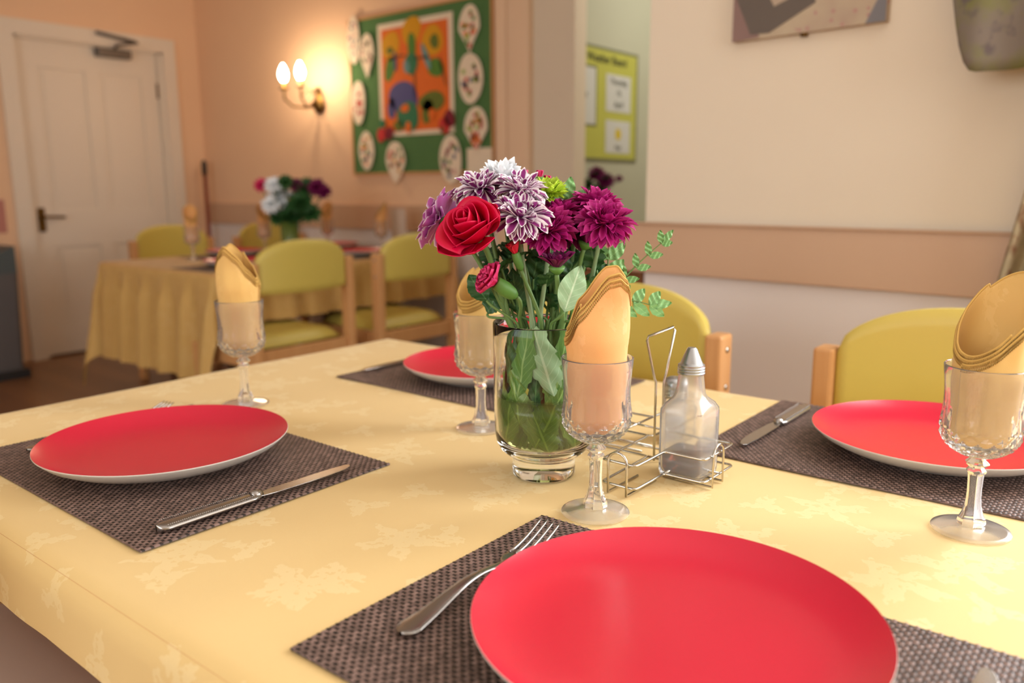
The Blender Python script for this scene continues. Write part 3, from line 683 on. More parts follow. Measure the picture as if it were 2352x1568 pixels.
def table(name, label, x0, x1, y0, y1, ztop, legmat='brown_wood'):
    c = V(((x0 + x1) / 2, (y0 + y1) / 2, 0)); t = thing(name, label, 'table', c)
    MB().box((x0, y0, ztop - .03), (x1, y1, ztop)).build('tabletop', 'beech', t, off=c, smooth=False, bevel=.005)
    mb = MB(); i = .07
    for a, b in (((x0 + i, y0 + i, ztop - .10), (x1 - i, y0 + i + .02, ztop - .03)), ((x0 + i, y1 - i - .02, ztop - .10), (x1 - i, y1 - i, ztop - .03)), ((x0 + i, y0 + i, ztop - .10), (x0 + i + .02, y1 - i, ztop - .03)), ((x1 - i - .02, y0 + i, ztop - .10), (x1 - i, y1 - i, ztop - .03))): mb.box(a, b)
    if legmat != 'brown_wood': mb.build('apron', legmat, t, off=c, smooth=False)
    for x in (x0 + .20, x1 - .26):
        for y in (y0 + .20, y1 - .26): MB().box((x, y, 0), (x + .06, y + .06, ztop - .03)).build('leg', legmat, t, off=c, smooth=False, bevel=.004)
    return t
# main table
TX0, TX1, TY0, TY1 = -1.362, 0.20, 0.262, 1.243
table('dining_table', 'dining table in the foreground hidden under the pale yellow cloth', TX0 + .006, TX1 - .006, TY0 + .008, TY1 - .006, T - .004)
mb = cloth_mesh(TX0, TX1, TY0, TY1, T, .024, (.22, .2, .045, .2), amp=.0025, wr=.0010, seed=1)
tag(mb.build('tablecloth', 'cloth', off=(0, 0, 0)), 'pale yellow damask tablecloth spread over the foreground table', 'tablecloth')
# second table
UX0, UX1, UY0, UY1 = -3.95, -2.96, 1.77, 3.18
table('dining_table', 'dining table under the ochre cloth in front of the white door', UX0 + .006, UX1 - .006, UY0 + .006, UY1 - .006, T - .004, 'dark_wood')
mb = cloth_mesh(UX0, UX1, UY0, UY1, T, .02, (.40, .20, .43, .1), amp=.02, wr=.0, seed=3, step=.02)
tag(mb.build('tablecloth', 'cloth2', off=(0, 0, 0)), 'ochre yellow tablecloth hanging in folds over the far table', 'tablecloth')

# ---- placemats: real woven relief
MW, MD = 0.450, 0.3117
def mat_mesh():
    me = bpy.data.meshes.new('placemat'); P, Q = PIX, PIY; n = 4
    nx = int(MW / P); ny = int(MD / Q); vs = []; 
    for i in range(nx * n + 1):
        x = i * P / n; cx_ = min(int(x / P + 1e-6), nx - 1); fx = x / P - cx_
        for j in range(ny * n + 1):
            y = j * Q / n; cy_ = min(int(y / Q + 1e-6), ny - 1); fy = y / Q - cy_
            a = max(0, sin(pi * fx)); tt_ = (y / Q * .5 + .5 * cx_) % 1.0
            if tt_ < .64: h = (a ** .5) * (max(0, sin(pi * tt_ / .64)) ** .7)
            else: h = .45 * max(0, sin(pi * (tt_ - .64) / .36)) ** .6
            vs.append((x, y, .0013 + .0011 * h))
    W = ny * n + 1; N0 = len(vs); fs = []
    for i in range(nx * n):
        for j in range(ny * n): fs.append((i * W + j, (i + 1) * W + j, (i + 1) * W + j + 1, i * W + j + 1))
    # skirt
    border = [i * W for i in range(nx * n + 1)] + [nx * n * W + j for j in range(1, W)] + [i * W + W - 1 for i in range(nx * n - 1, -1, -1)] + [j for j in range(W - 2, 0, -1)]
    for k, b_ in enumerate(border): vs.append((vs[b_][0], vs[b_][1], 0))
    K = len(border)
    for k in range(K): fs.append((border[k], N0 + k, N0 + (k + 1) % K, border[(k + 1) % K]))
    fs.append(tuple(N0 + k for k in range(K)))
    me.from_pydata(vs, [], fs); me.materials.append(M['weave']); me.polygons.foreach_set('use_smooth', [True] * len(me.polygons)); me.update(); return me
pm = mat_mesh()
def placemat(x, y, rot, label, z=T + .0012, sc=None):
    o = bpy.data.objects.new('placemat', pm); COL.objects.link(o); o.location = (x, y, z); o.rotation_euler = (0, 0, rot); tag(o, label, 'placemat'); return o
placemat(-.4626, .3166, .0067, 'brown woven placemat nearest the viewer, under the largest red plate')
placemat(-1.1525, .3309, -.0037, 'brown woven placemat under the red plate at the table corner')
placemat(-.4406, .9099, .0022, 'brown woven placemat at the far edge beside the vinegar bottle')
placemat(-1.1271, .9015, -.0044, 'brown woven placemat behind the flower vase at the far table corner')
MZ = T + .0038
# ---- plates
RP = 0.145
def plate():
    t = thing('plate', '', 'plate')
    top = [(0, .0085), (.05, .0085), (.085, .0092), (.105, .0112), (.122, .0160), (.134, .0218), (.1425, .0268), (.1448, .0284)]
    mb = MB(); mb.lathe(top, 96); mb.build('upper_face', 'red_glaze', t)
    bot = [(.1448, .0284), (.1452, .0277), (.1445, .0264), (.136, .0185), (.122, .0112), (.104, .0060), (.092, .0040), (.090, .0), (.084, .0), (.082, .0035), (0, .0035)]
    mb = MB(); mb.lathe(bot, 96); mb.build('underside', 'plate_white', t); return t
P0 = plate(); P0.location = (-.2508 * .981, .4975 * .981, MZ); P0['label'] = 'large red dinner plate nearest the viewer, cut by the bottom of the view'; 
dup(P0, (-.9539 * .981, .4914 * .981, MZ), 0, 'red dinner plate beside the corner with the knife laid parallel to it')
dup(P0, (-.2015 * .981, 1.1038 * .981, MZ), 0, 'red dinner plate behind the goblet with the wide open napkin')
dup(P0, (-.9329 * .981, 1.0844 * .981, MZ), 0, 'red dinner plate half hidden behind the goblet and flower vase')
for (x, y, lab) in ((-3.70, 2.35, 'red plate on the far table beside the foremost napkin goblet'), (-3.70, 2.98, 'red plate on the far table beside the peach wall'), (-3.17, 2.72, 'red plate on the far table behind the two chair backs'), (-3.17, 2.02, 'red plate on the far table behind the nearer chair back')):
    placemat(x + MD / 2, y - MW / 2, pi / 2, lab.replace('red plate', 'dark placemat under the red plate').replace('on the far table ', ''))
    dup(P0, (x, y, MZ), 0, lab)

# ---- cutlery (local: along +Y, length, resting z=0)
def knife():
    t = thing('knife', '', 'knife')
    mb = MB()
    def hf(u, v):
        y = u ** 1.5 * .112; w = .0095 + .0015 * (1 - u); w *= min(1, sqrt(max(0, 1 - ((.012 - y) / .012) ** 2)) if y < .012 else 1)
        if y > .104: w *= 1 - (y - .104) / .008 * .28
        a = 2 * pi * v; e = .45
        ca, sa = cos(a), sin(a); k = (abs(ca) ** (1 / e) + abs(sa) ** (1 / e)) ** (-e) if True else 1
        return V((max(w, .0008) * ca * k, y, .0042 + .0038 * sa * k))
    mb.grid(hf, 40, 24, closev=True); mb.build('handle', 'steel', t)
    mb = MB()
    for sd in (-1, 1):
        for i in range(46):
            y = .008 + i * .0021; mb.lathe([(0, -.0005), (.00075, -.0002), (.00075, .0003), (0, .0007)], 6, (sd * (.0074 + .0012 * (1 - y / .11)), y, .0082))
    mb.build('beading', 'steel', t)
    mb = MB(); out = [(.0045, .108), (.0065, .116), (.0085, .13), (.0098, .17), (.0100, .20), (.0082, .222), (.0040, .233), (-.0010, .236), (-.0045, .232), (-.0068, .20), (-.0070, .13), (-.0050, .116), (-.0045, .108)]
    mb.poly([(x, y, .0040) for x, y in out], (0, 0, 1), .0012); mb.build('blade', 'steel', t, smooth=False, bevel=.0004)
    mb = MB(); mb.tube([(0, .104, .0048), (0, .110, .0050), (0, .116, .0048)], [.0058, .0064, .005], 12); mb.build('bolster', 'steel', t)
    return t
def fork():
    t = thing('fork', '', 'fork')
    def zc(y): return .0032 + .0085 * exp(-((y - .085) / .045) ** 2) + .016 * max(0, (y - .150) / .06) ** 1.6 - .0 
    def w(y):
        if y < .012: return .0105 * sqrt(max(.02, 1 - ((.012 - y) / .012) ** 2))
        if y < .10: return .0105 - .0068 * ((y - .012) / .088) ** .8
        if y < .132: return .0037
        if y < .150: return .0037 + .0088 * sin((y - .132) / .018 * pi / 2)
        return .0125
    mb = MB()
    def hf(u, v):
        y = u ** 1.5 * .135; a = 2 * pi * v; k = (abs(cos(a)) ** 2.2 + abs(sin(a)) ** 2.2) ** (-1 / 2.2)
        return V((w(y) * cos(a) * k, y, zc(y) + .0016 * sin(a) * k))
    mb.grid(hf, 60, 16, closev=True); mb.build('handle', 'steel', t)
    mb = MB()
    for sd in (-1, 1):
        for i in range(44):
            y = .006 + i * .0021; mb.lathe([(0, -.0004), (.0007, 0), (0, .0006)], 6, (sd * (w(y) - .0018), y, zc(y) + .0014))
    mb.build('beading', 'steel', t)
    mb = MB()
    def hh(u, v):
        y = .133 + u * .028; a = 2 * pi * v; k = (abs(cos(a)) ** 2.6 + abs(sin(a)) ** 2.6) ** (-1 / 2.6)
        return V((w(y) * cos(a) * k, y, zc(y) + .0010 * sin(a) * k - .002 * sin(u * pi) * (1 - abs(cos(a)))))
    mb.grid(hh, 14, 16, closev=True); mb.build('fork_head', 'steel', t)
    for i in range(4):
        x = (i - 1.5) * .0069; mb = MB()
        mb.tube([(x, .156 + .052 * k / 8, zc(.156 + .052 * k / 8)) for k in range(9)], [.0019, .0019, .0018, .0017, .0016, .0015, .0013, .0011, .0006], 8); mb.build('tine', 'steel', t)
    return t
K0 = knife(); K0['label'] = 'knife with beaded handle on the near edge of the corner placemat, handle toward the viewer'; K0.location = (-.7295, .3580, MZ); K0.rotation_euler = (0, 0, -.02)
dup(K0, (-.394, 1.186, MZ), pi + .01, 'knife on the far placemat by the vinegar bottle, its blade tip toward the bottle')
dup(K0, (-1.107, 1.18, MZ), pi, 'knife on the placemat behind the vase, its tip poking out beside the red plate')
dup(K0, (-.058, .352, MZ), .02, 'knife at the near side, only its blade tip showing past the largest red plate')
F0 = fork(); F0['label'] = 'fork with four tines lying at the edge of the largest red plate'; F0.location = (-.4080, .3740, MZ); F0.rotation_euler = (0, 0, .07)
dup(F0, (-1.096, .382, MZ), .135, 'fork mostly hidden behind the plate at the table corner, tines on the bare cloth')

# ---- goblets
def fr(x): return x - math.floor(x)
def goblet():
    t = thing('goblet', '', 'goblet')
    o_ = [(.0045, .0758), (.012, .0762), (.0175, .0778), (.0235, .0808), (.029, .0850), (.0330, .0895), (.0352, .0945), (.0360, .1000), (.0358, .1055), (.0350, .1110), (.0341, .1170), (.0336, .1230), (.0334, .1300), (.0336, .1370), (.0342, .1440), (.0350, .1520), (.0358, .1600), (.0360, .1625)]
    def resample(p, st):
        out = []
        for i in range(len(p) - 1):
            k = max(1, int(math.dist(p[i], p[i + 1]) / st))
            for j in range(k): out.append((p[i][0] + (p[i + 1][0] - p[i][0]) * j / k, p[i][1] + (p[i + 1][1] - p[i][1]) * j / k))
        out.append(p[-1]); return out
    prof = resample(o_, .0012); K = len(prof)
    inner = [(.0350, .1632), (.0344, .1620), (.0334, .1520), (.0320, .1400), (.0308, .1280), (.0306, .1150), (.0308, .1050), (.0302, .0980), (.0280, .0920), (.0230, .0880), (.0140, .0858), (0, .0850)]
    NF = 16
    def rf(th, z, r, i):
        if i >= K: return r
        tt = th / (2 * pi) * NF
        if z < .1035:
            s = (z - .0780) / .0125; a, b = fr(tt + s) - .5, fr(tt - s) - .5
            d = 1 - 2 * max(abs(a), abs(b)); k = min(1, max(0, (z - .078) / .006))
            return r - .0027 * (1 - d) * k
        s = (z - .1035) / .026
        if s < 1:
            x = abs(fr(tt) - .5) * 2; g = max(0, 1 - x / max(.02, 1 - s)); return r - .0022 * g * (1 - s * .6)
        return r
    mb = MB(); mb.lathe([(0, .0758)] + prof + inner, 144, rf=rf); mb.build('bowl', 'glass', t, angle=22)
    st = resample([(.0060, .0750), (.0062, .0735), (.0106, .0690), (.0106, .0680), (.0066, .0645), (.0088, .0615), (.0088, .0600), (.0070, .0570), (.0066, .0500), (.0064, .0420), (.0066, .0340), (.0074, .0260), (.0092, .0190), (.0120, .0130), (.0128, .0090), (.0122, .0068)], .0015)
    def sf(th, z, r, i):
        if z > .058: return r * (1 - .10 * abs(sin(4 * th)))
        return r * (1 - .13 * abs(cos(4 * th)) ** .7)
    mb = MB(); mb.lathe([(0, .0752)] + st + [(0, .0068)], 64, rf=sf); mb.build('stem', 'glass', t, angle=30)
    mb = MB(); mb.lathe([(0, .0062), (.012, .0060), (.02, .0044), (.030, .0030), (.0345, .0024), (.0352, .0014), (.0345, .0004), (.030, .0), (0, .0004)], 96); mb.build('foot', 'glass_foot', t)
    return t
G0 = goblet(); G0['label'] = 'cut glass goblet in front of the flower vase and wire caddy'; G0.location = (-.4284, .6669, T + .001)
GB = dup(G0, (-1.092, .6949, T + .001), .3, 'cut glass goblet standing alone toward the far table, behind the corner plate')
GC = dup(G0, (-.1184, .8519, T + .001), .7, 'cut glass goblet holding the wide open napkin, nearest the curtain')
GD = dup(G0, (-.7163, .8202, T + .001), 1.1, 'cut glass goblet half hidden behind the flower vase')
far_g = [(-3.58, 2.053, 'goblet nearest the front edge of the far table'), (-3.70, 2.53, 'goblet between the far flowers and the white door'), (-3.72, 2.96, 'goblet between the far flowers and the notice board'), (-3.27, 2.96, 'goblet next to the white menu card on the far table')]
for i, (x, y, lab) in enumerate(far_g): dup(G0, (x, y, T + .001), i, 'clear ' + lab)

def azim(dx, dy): return math.atan2(dy, dx)
aR = azim(RT.x, RT.y); aF = azim(HF.x, HF.y)
# ---- rolled napkins: spiral of cloth with a slanted hemmed top
def napkin(loc, phi0, zlo, zhi, mat, label, r0=.0300, turns=2.5, lean=0.0, shape=1.0, tipin=.25, start=None, squash=1.0, seed=0, prof=None, flat=.4):
    t = thing('napkin', label, 'napkin', loc); start = phi0 + pi * .95 if start is None else start
    NU, NV = int(96 * turns), 26
    def rbowl(z):   # room inside the bowl
        pts = [(.0868, .010), (.0885, .018), (.0925, .0250), (.098, .0280), (.105, .0290), (.128, .0290), (.165, .0310), (.3, .0345)]
        for i in range(len(pts) - 1):
            if z <= pts[i + 1][0]: k = max(0, (z - pts[i][0]) / (pts[i + 1][0] - pts[i][0])); return pts[i][1] + (pts[i + 1][1] - pts[i][1]) * k
        return pts[-1][1]
    def topz(u):
        if prof:
            ph = start + u * 2 * pi * turns; s_ = cos(ph - aR); fb = sin(ph - aR)
            for i in range(len(prof) - 1):
                if s_ <= prof[i + 1][0]: break
            k = max(0, min(1, (s_ - prof[i][0]) / (prof[i + 1][0] - prof[i][0]))); k = k * k * (3 - 2 * k) * .4 + k * .6
            return prof[i][1] + (prof[i + 1][1] - prof[i][1]) * k + .0055 * (u * turns) - .004 * turns * .5 + .005 * max(0, fb)
        ph = start + u * 2 * pi * turns; lay = u * turns
        c = cos(ph - phi0); c = math.copysign(abs(c) ** shape, c)
        return (zlo + zhi) / 2 + (zhi - zlo) / 2 * c + .004 * lay * (1 if c < .6 else .3)
    def pos(u, v, dr=0.0):
        ph = start + u * 2 * pi * turns; lay = u * turns; zt = topz(u); z = .0868 + (zt - .0868) * v
        r = min(r0 + max(0, z - .165) * .06, rbowl(z)) - lay * .0016 + dr
        r += .0011 * noise.noise(V((cos(ph) * 2, sin(ph) * 2, z * 22 + seed))) * (2 if z > .17 else .7)
        hz = max(0, (z - (zhi - .035)) / .035); 
        x = r * cos(ph); y = r * sin(ph) * squash
        k = tipin * hz * hz * (3 - 2 * min(1, hz)); 
        ax, ay = cos(phi0), sin(phi0); dd = x * ax + y * ay
        x -= ax * k * r0; y -= ay * k * r0
        if prof:
            x, y = r * cos(ph), r * sin(ph); bx_, by_ = -sin(aR), cos(aR); q_ = x * bx_ + y * by_; hh = max(0, min(1, (z - .175) / .045)); hh = hh * hh * (3 - 2 * hh); x -= bx_ * q_ * hh * (1 - flat); y -= by_ * q_ * hh * (1 - flat)
        le = lean * max(0, z - .16); x += ax * le; y += ay * le
        return V((x, y, z))
    mb = MB(); mb.grid(lambda u, v: pos(u, v ** .9), NU, NV); mb.build('napkin_cloth', mat, t, solid=.0009)
    # bottom closing plug
    mb = MB(); n_ = int(150 * turns)
    for row in (.0012, .0050):
        zz = []
        for i in range(n_ * 2):
            u = i / (n_ * 2 - 1); zt = topz(u); off = row + (.0018 if i % 2 else -.0008)
            v = max(0, (zt - off - .0868) / (zt - .0868)); zz.append(pos(u, v, .0009))
        mb.tube(zz, .00062, 5)
    edge = [pos(i / 250, 1.0) for i in range(251)]; mb.tube(edge, .0010, 6)
    mb.build('hem', 'hem', t); return t
zt = T + .001


napkin((-.4284, .6669, zt), aR + .35, .190, .243, 'napkin', 'apricot napkin rolled in the goblet in front of the flower vase', seed=1, start=aR + pi * .9, turns=2.2, prof=[(-1, .186), (-.6, .209), (.3, .241), (.62, .243), (.85, .236), (1, .222)], flat=.38)
napkin((-1.092, .6949, zt), aR + 2.4, .183, .236, 'napkin_yellow', 'golden napkin rolled in the lone goblet behind the corner plate', seed=2, turns=2.2, start=aR + .1, prof=[(-1, .212), (-.75, .232), (-.4, .240), (.1, .226), (.7, .203), (1, .190)], flat=.5)
napkin((-.1184, .8519, zt), aR + .45, .166, .246, 'napkin_yellow', 'golden napkin with a wide open slanted top in the goblet before the far plate', seed=3, tipin=-.1, lean=.12, turns=2.2)
napkin((-.7163, .8202, zt), aR + .9, .172, .225, 'napkin_yellow', 'golden napkin in the goblet half hidden behind the flower vase', seed=4, tipin=0)
for i, (x, y, lab) in enumerate(far_g):
    napkin((x, y, zt), aR + (2.0, 1.9, 1.2, .2)[i], .185, .262, 'napkin', 'ochre napkin in the ' + lab, seed=5 + i, turns=1.6, r0=.028)

# ---- chairs (local: back at -Y, faces +Y)
def chair():
    t = thing('dining_chair', '', 'chair')
    BY = -.225
    def bfn(side, flat_=0):
        def f(u, v):
            x = (u - .5) * 2 * .214; k = abs(x) / .214
            zt_ = .775 + .082 * (1 - k ** 2.4) ** .55 if k < 1 else .775; zb = .648 + .004 * k
            z = zb + (zt_ - zb) * v; y = BY - .030 * (1 - k * k) + side * .017
            e = min(1, min(v, 1 - v) / .08); e2 = min(1, (1 - k) / .04); y -= side * .009 * ((1 - e) ** 2 + (1 - e2) ** 2)
            return V((x, y, z))
        return f
    mb = MB(); NU, NV = 40, 14
    fr_, bk = bfn(1), bfn(-1)
    mb.grid(fr_, NU, NV); mb.grid(lambda u, v: bk(1 - u, v), NU, NV)
    mb.grid(lambda u, v: fr_(u, 1).lerp(bk(u, 1), v), NU, 4); mb.grid(lambda u, v: fr_(1 - u, 0).lerp(bk(1 - u, 0), v), NU, 4)
    for e in (0, 1): mb.grid(lambda u, v, e=e: fr_(e, u if e == 0 else 1 - u).lerp(bk(e, u if e == 0 else 1 - u), 1 - v if e else 1 - v), NV, 4)
    mb.build('backrest', 'vinyl', t)
    for sx_ in (-1, 1):
        mb = MB(); x = sx_ * .232; mb.box((x - .0175, BY - .026, 0), (x + .0175, BY + .026, .777)); mb.build('back_leg', 'beech', t, smooth=False, bevel=.006)
        for z in (.748, .676):
            mb = MB(); mb.lathe([(0, 0), (.0065, 0), (.005, .0022), (0, .003)], 12)
            mb.v = [(x + sx_ * (.0175 + p[2]), BY + p[0], z + p[1]) for p in mb.v]
            mb.build('screw', 'chrome', t)
        mb = MB(); mb.box((x - .0175, .175, 0), (x + .0175, .215, .43)); mb.build('front_leg', 'beech', t, smooth=False, bevel=.005)
        mb = MB(); mb.box((x - .011, BY + .026, .365), (x + .011, .175, .43)); mb.build('side_rail', 'beech', t, smooth=False, bevel=.003)
    mb = MB(); mb.box((-.2145, .185, .365), (.2145, .207, .43)); mb.build('front_rail', 'beech', t, smooth=False, bevel=.003)
    mb = MB(); mb.box((-.2145, BY - .011, .365), (.2145, BY + .011, .43)); mb.build('back_rail', 'beech', t, smooth=False, bevel=.003)
    mb = MB(); mb.grid(lambda u, v: V(((u - .5) * .424, -.190 + v * .40, .432 + .048 * (1 - abs(2 * u - 1) ** 10) * (1 - abs(2 * v - 1) ** 10) ** .5 + .008 * (1 - (2 * u - 1) ** 2) * (1 - (2 * v - 1) ** 2))), 30, 30)
    mb.box((-.211, -.190, .430), (.211, .21, .437)); mb.build('seat', 'vinyl', t); return t
C0 = chair(); C0.location = (-.874, 1.42 - .225, 0); C0.rotation_euler = (0, 0, pi); C0['label'] = 'beech chair with yellow vinyl back pulled up behind the flower vase and bottle'
dup(C0, (-.208, 1.42 - .225, 0), pi, 'beech chair with yellow vinyl back behind the far red plate and rail wall')
dup(C0, (-2.70 - .225, 2.01, 0), pi / 2, 'beech chair with yellow back at the far table, its back behind the lone goblet')
dup(C0, (-2.66 - .225, 2.61, 0), pi / 2, 'beech chair with yellow back at the far table under the green notice board')
dup(C0, (-4.45 + .225, 2.43, 0), -pi / 2, 'yellow backed chair on the door side of the far table')
dup(C0, (-4.33 + .225, 3.0, 0), -pi / 2, 'yellow backed chair behind the flowers on the far table, near the wall lamp')

c_ = dup(C0, (-1.06, .215, 0), 0, 'chair with a taupe seat, only the seat showing below the near cloth hem')
for ch in COL.objects:
    if ch.parent == c_ and ch.name.startswith('seat'): ch.data = ch.data.copy(); ch.data.materials[0] = plain('taupe_vinyl', S(214, 190, 176), .5)
# ---- menu card
c = V((-3.27, 3.085, T)); mc = thing('menu_card', 'white card in a clear stand on the far table beside the napkin goblet', 'menu card', c)
mb = MB(); mb.box((c.x - .055, c.y - .002, T + .004), (c.x + .055, c.y + .002, T + .225)); mb.build('card', plain('menu_paper', S(214, 196, 178), .5), mc, off=c, smooth=False)
mb = MB(); mb.box((c.x - .06, c.y - .03, T + .001), (c.x + .06, c.y + .03, T + .006)); mb.build('stand_base', 'glass', mc, off=c, smooth=False)

# ================================================================== VASE AND FLOWERS
VC = V((-.5397, .7283, T + .001))
vs_ = thing('vase', 'clear footed glass vase full of stems and leaves, at the middle of the table', 'vase', VC)
vo_ = [(0, 0), (.033, .0), (.0362, .002), (.0366, .010), (.0362, .020), (.0375, .0245), (.044, .0275), (.0505, .0335), (.0548, .042), (.0565, .052), (.0572, .08), (.0575, .12), (.0578, .165), (.0580, .1785), (.0572, .1800),
       (.0558, .1792), (.0550, .165), (.0547, .12), (.0544, .08), (.0536, .056), (.0515, .046), (.046, .0390), (.036, .0345), (.018, .0330), (0, .0325)]
MB().lathe(vo_, 128).build('vase_body', 'vase_glass', vs_)
MB().lathe([(0, .0329), (.018, .0334), (.0357, .0349), (.0456, .0394), (.0511, .0463), (.0532, .056), (.0540, .08), (.0542, .097), (.0538, .0966), (0, .0964)], 96).build('water', 'water', vs_)

VAX = VC
def fp(x, y, dd=0.0):
    """point seen at (x, y), dd metres nearer (-) or farther (+) than the vase axis"""
    return at_pl(x, y, VAX + HF * dd, HF)
HR = V((0.77898, 0.62704, 0))
def bez(p0, p1, p2, p3, n=18):
    return [((1 - t) ** 3) * p0 + 3 * t * (1 - t) ** 2 * p1 + 3 * t * t * (1 - t) * p2 + t ** 3 * p3 for t in [i / n for i in range(n + 1)]]
def stem_to(head, d, seed, cross=1.0):
    rs = random.Random(seed); h = (head - VAX); hz = V((h.x, h.y, 0)); L = hz.length
    dirn = hz / L if L > 1e-4 else V((1, 0, 0)); side = V((-dirn.y, dirn.x, 0))
    mouth = VAX + dirn * min(.040, L * .6) + side * rs.uniform(-.015, .015) + V((0, 0, .182))
    bot = VAX - dirn * .022 * cross + side * rs.uniform(-.022, .022) + V((0, 0, .041))
    a = bez(head, head - V(d).normalized() * min(.03, (head - mouth).length * .3), mouth + ((mouth - bot).normalized() + (head - mouth).normalized()) * min(.012, (head - mouth).length * .15), mouth, 12)
    b = [mouth.lerp(bot, i / 10) for i in range(1, 11)]
    return a + b
def leaf(mb, base, d, nrm, L, W, bend=.3, serr=0, fold=.25, mat=0, nv=14, tipw=.5, cup=0.0):
    d = V(d).normalized(); nrm = V(nrm); nrm = (nrm - d * nrm.dot(d)).normalized(); sd = d.cross(nrm)
    def f(u, v):
        s = (u - .5) * 2; w = W * (sin(pi * v ** (.85 if tipw == .5 else tipw)) ** .8 if 0 < v < 1 else 0) 
        w = max(w, W * .04 * (1 - v))
        if serr: w *= 1 - serr * (fr(v * 6.0)) 
        a = bend * v; p = base + d * (L * v * (1 - .18 * a * a)) - nrm * (L * v * v * bend * .5)
        return p + sd * (s * w) + nrm * (abs(s) * w * fold + .0015 * sin(v * 19 + s * 3))
    mb.grid(f, 6, nv if not serr else 30, mat)
def petal(mb, c, fm, ang, r0, z0, e0, curl, L, W, cup=.35, mat=0, nl=5, nw=4, tip=.75, twist=0, wav=0):
    """fm: 3x3 frame, Z = flower axis"""
    p = V((r0 * cos(ang), r0 * sin(ang), z0)); rad = V((cos(ang), sin(ang), 0)); tan = V((-sin(ang), cos(ang), 0)); vs = []; uv = []
    e = e0; step = L / nl; q = p.copy()
    for i in range(nl + 1):
        t = i / nl; dr = rad * cos(e) + V((0, 0, sin(e))); nn = -rad * sin(e) + V((0, 0, cos(e)))
        w = W * (.35 + .65 * sin(min(1, t / tip) * pi / 2)) * (1 if t < tip else sqrt(max(.0, 1 - ((t - tip) / (1.0001 - tip)) ** 2)) * .93 + .07)
        for j in range(nw + 1):
            s = (j / nw - .5) * 2; x = q + tan * (s * w * cos(twist * t)) + nn * (s * s * w * cup + s * w * sin(twist * t) + wav * W * sin(9 * s + ang * 5) * t)
            vs.append(c + fm @ x); uv.append((j / nw, t))
        q = q + dr * step; e += curl / nl
    fs = [(i * (nw + 1) + j, (i + 1) * (nw + 1) + j, (i + 1) * (nw + 1) + j + 1, i * (nw + 1) + j + 1) for i in range(nl) for j in range(nw)]
    mb.add(vs, fs, mat, uv)
def mum(pos, d, R, rings, mat, label, cat='flower', W=.0048, seed=0, cross=1.0, centre=None, stemr=.0026, leaves=1, stemmat='stem', cupk=.55, group=None, grp=None, jit=.30, tipk=.72, name='chrysanthemum', lens=None):
    rs = random.Random(seed); t = thing(name, label, cat, pos, 0, group); fm = frame(d); mb = MB()
    for ri, (n, el, ln, cl) in enumerate(rings):
        for k in range(n):
            a = 2 * pi * (k + .5 * (ri % 2)) / n + rs.uniform(-jit, jit)
            petal(mb, pos, fm, a, .0035 + .001 * ri * 0, .001 * ri, radians(el + rs.uniform(-13, 13)), radians(cl + rs.uniform(-30, 30)), R * ln * rs.uniform(.88, 1.1), W * rs.uniform(.85, 1.15), cupk, tip=tipk, twist=rs.uniform(-.5, .5))
    mb.build('petals', mat, t, off=pos)
    if centre:
        mb = MB()
        for k in range(34):
            r_ = R * .22 * sqrt(k / 34); a = k * 2.4; petal(mb, pos, fm, a, r_, .004, radians(80 - 10 * k / 34), radians(20), R * .22, W * .22, .8, nl=2, nw=2)
        mb.build('flower_centre', centre, t, off=pos)
    dz = fm @ V((0, 0, 1)); mb = MB(); mb.lathe([(0, -.006), (.0034, -.006), (.0075, -.0015), (.009, .002), (0, .003)], 14)
    mb.v = [tuple(pos + fm @ V(p)) for p in mb.v]; mb.build('calyx', 'leaf_mid', t, off=pos)
    pts = stem_to(pos - dz * .004, d, seed + 100, cross); mb = MB(); mb.tube(pts, [stemr * (1.0 if i < 12 else 1.25) for i in range(len(pts))], 8); mb.build('stem', stemmat, t, off=pos)
    for k in range(leaves):
        i = rs.choice((5, 7, 9)) + k * 2; i = min(i, 15); b = pts[i]; tg = (pts[i - 1] - pts[i]).normalized(); a = rs.uniform(0, 6.28); o_ = V((cos(a), sin(a), .2))
        mb = MB(); leaf(mb, b, (tg * .6 + o_ * .8), V((0, 0, 1)) + o_ * -.3, rs.uniform(.035, .055), rs.uniform(.010, .015), .5, serr=.28); mb.build('leaf', 'leaf_dark', t, off=pos)
    return t
FULL = [(10, 84, .36, 40), (14, 74, .5, 30), (18, 60, .66, 14), (20, 46, .80, 4), (22, 30, .92, -14), (22, 14, 1.0, -26), (20, -2, 1.0, -40), (16, -18, .96, -50)]
OPEN = [(9, 82, .42, 30), (14, 64, .62, 12), (18, 46, .82, -6), (20, 28, .96, -22), (20, 10, 1.02, -38), (18, -8, 1.0, -54)]
DAIS = [(12, 62, .5, -10), (16, 38, .84, -16), (18, 20, 1.0, -20), (18, 6, 1.0, -24)]
tc = -HF
up = V((0, 0, 1))
# white-edged purple ones
mum(fp(1196, 502, -.045), up * .85 + tc * .62 + HR * .1, .031, OPEN, 'p_edge', 'white edged purple chrysanthemum facing front, just beside the red rose', W=.0050, seed=1, stemmat='stem_pale')
mum(fp(1193, 446, -.02), up * .9 + tc * .35 + HR * .2, .029, OPEN, 'p_edge', 'white edged purple chrysanthemum above the front facing one, below the white bloom', W=.0046, seed=2, centre='p_cream')
mum(fp(1106, 440, -.01), up * .9 + tc * .3 - HR * .25, .029, OPEN, 'p_edge', 'white edged purple chrysanthemum directly above the red rose', W=.0046, seed=3, centre='p_cream')
mum(fp(1022, 510, -.012), -HR * .75 + up * .4 - tc * .25, .033, DAIS, 'p_lilac', 'lilac chrysanthemum turned away at the outer side of the red rose', W=.0072, seed=4)
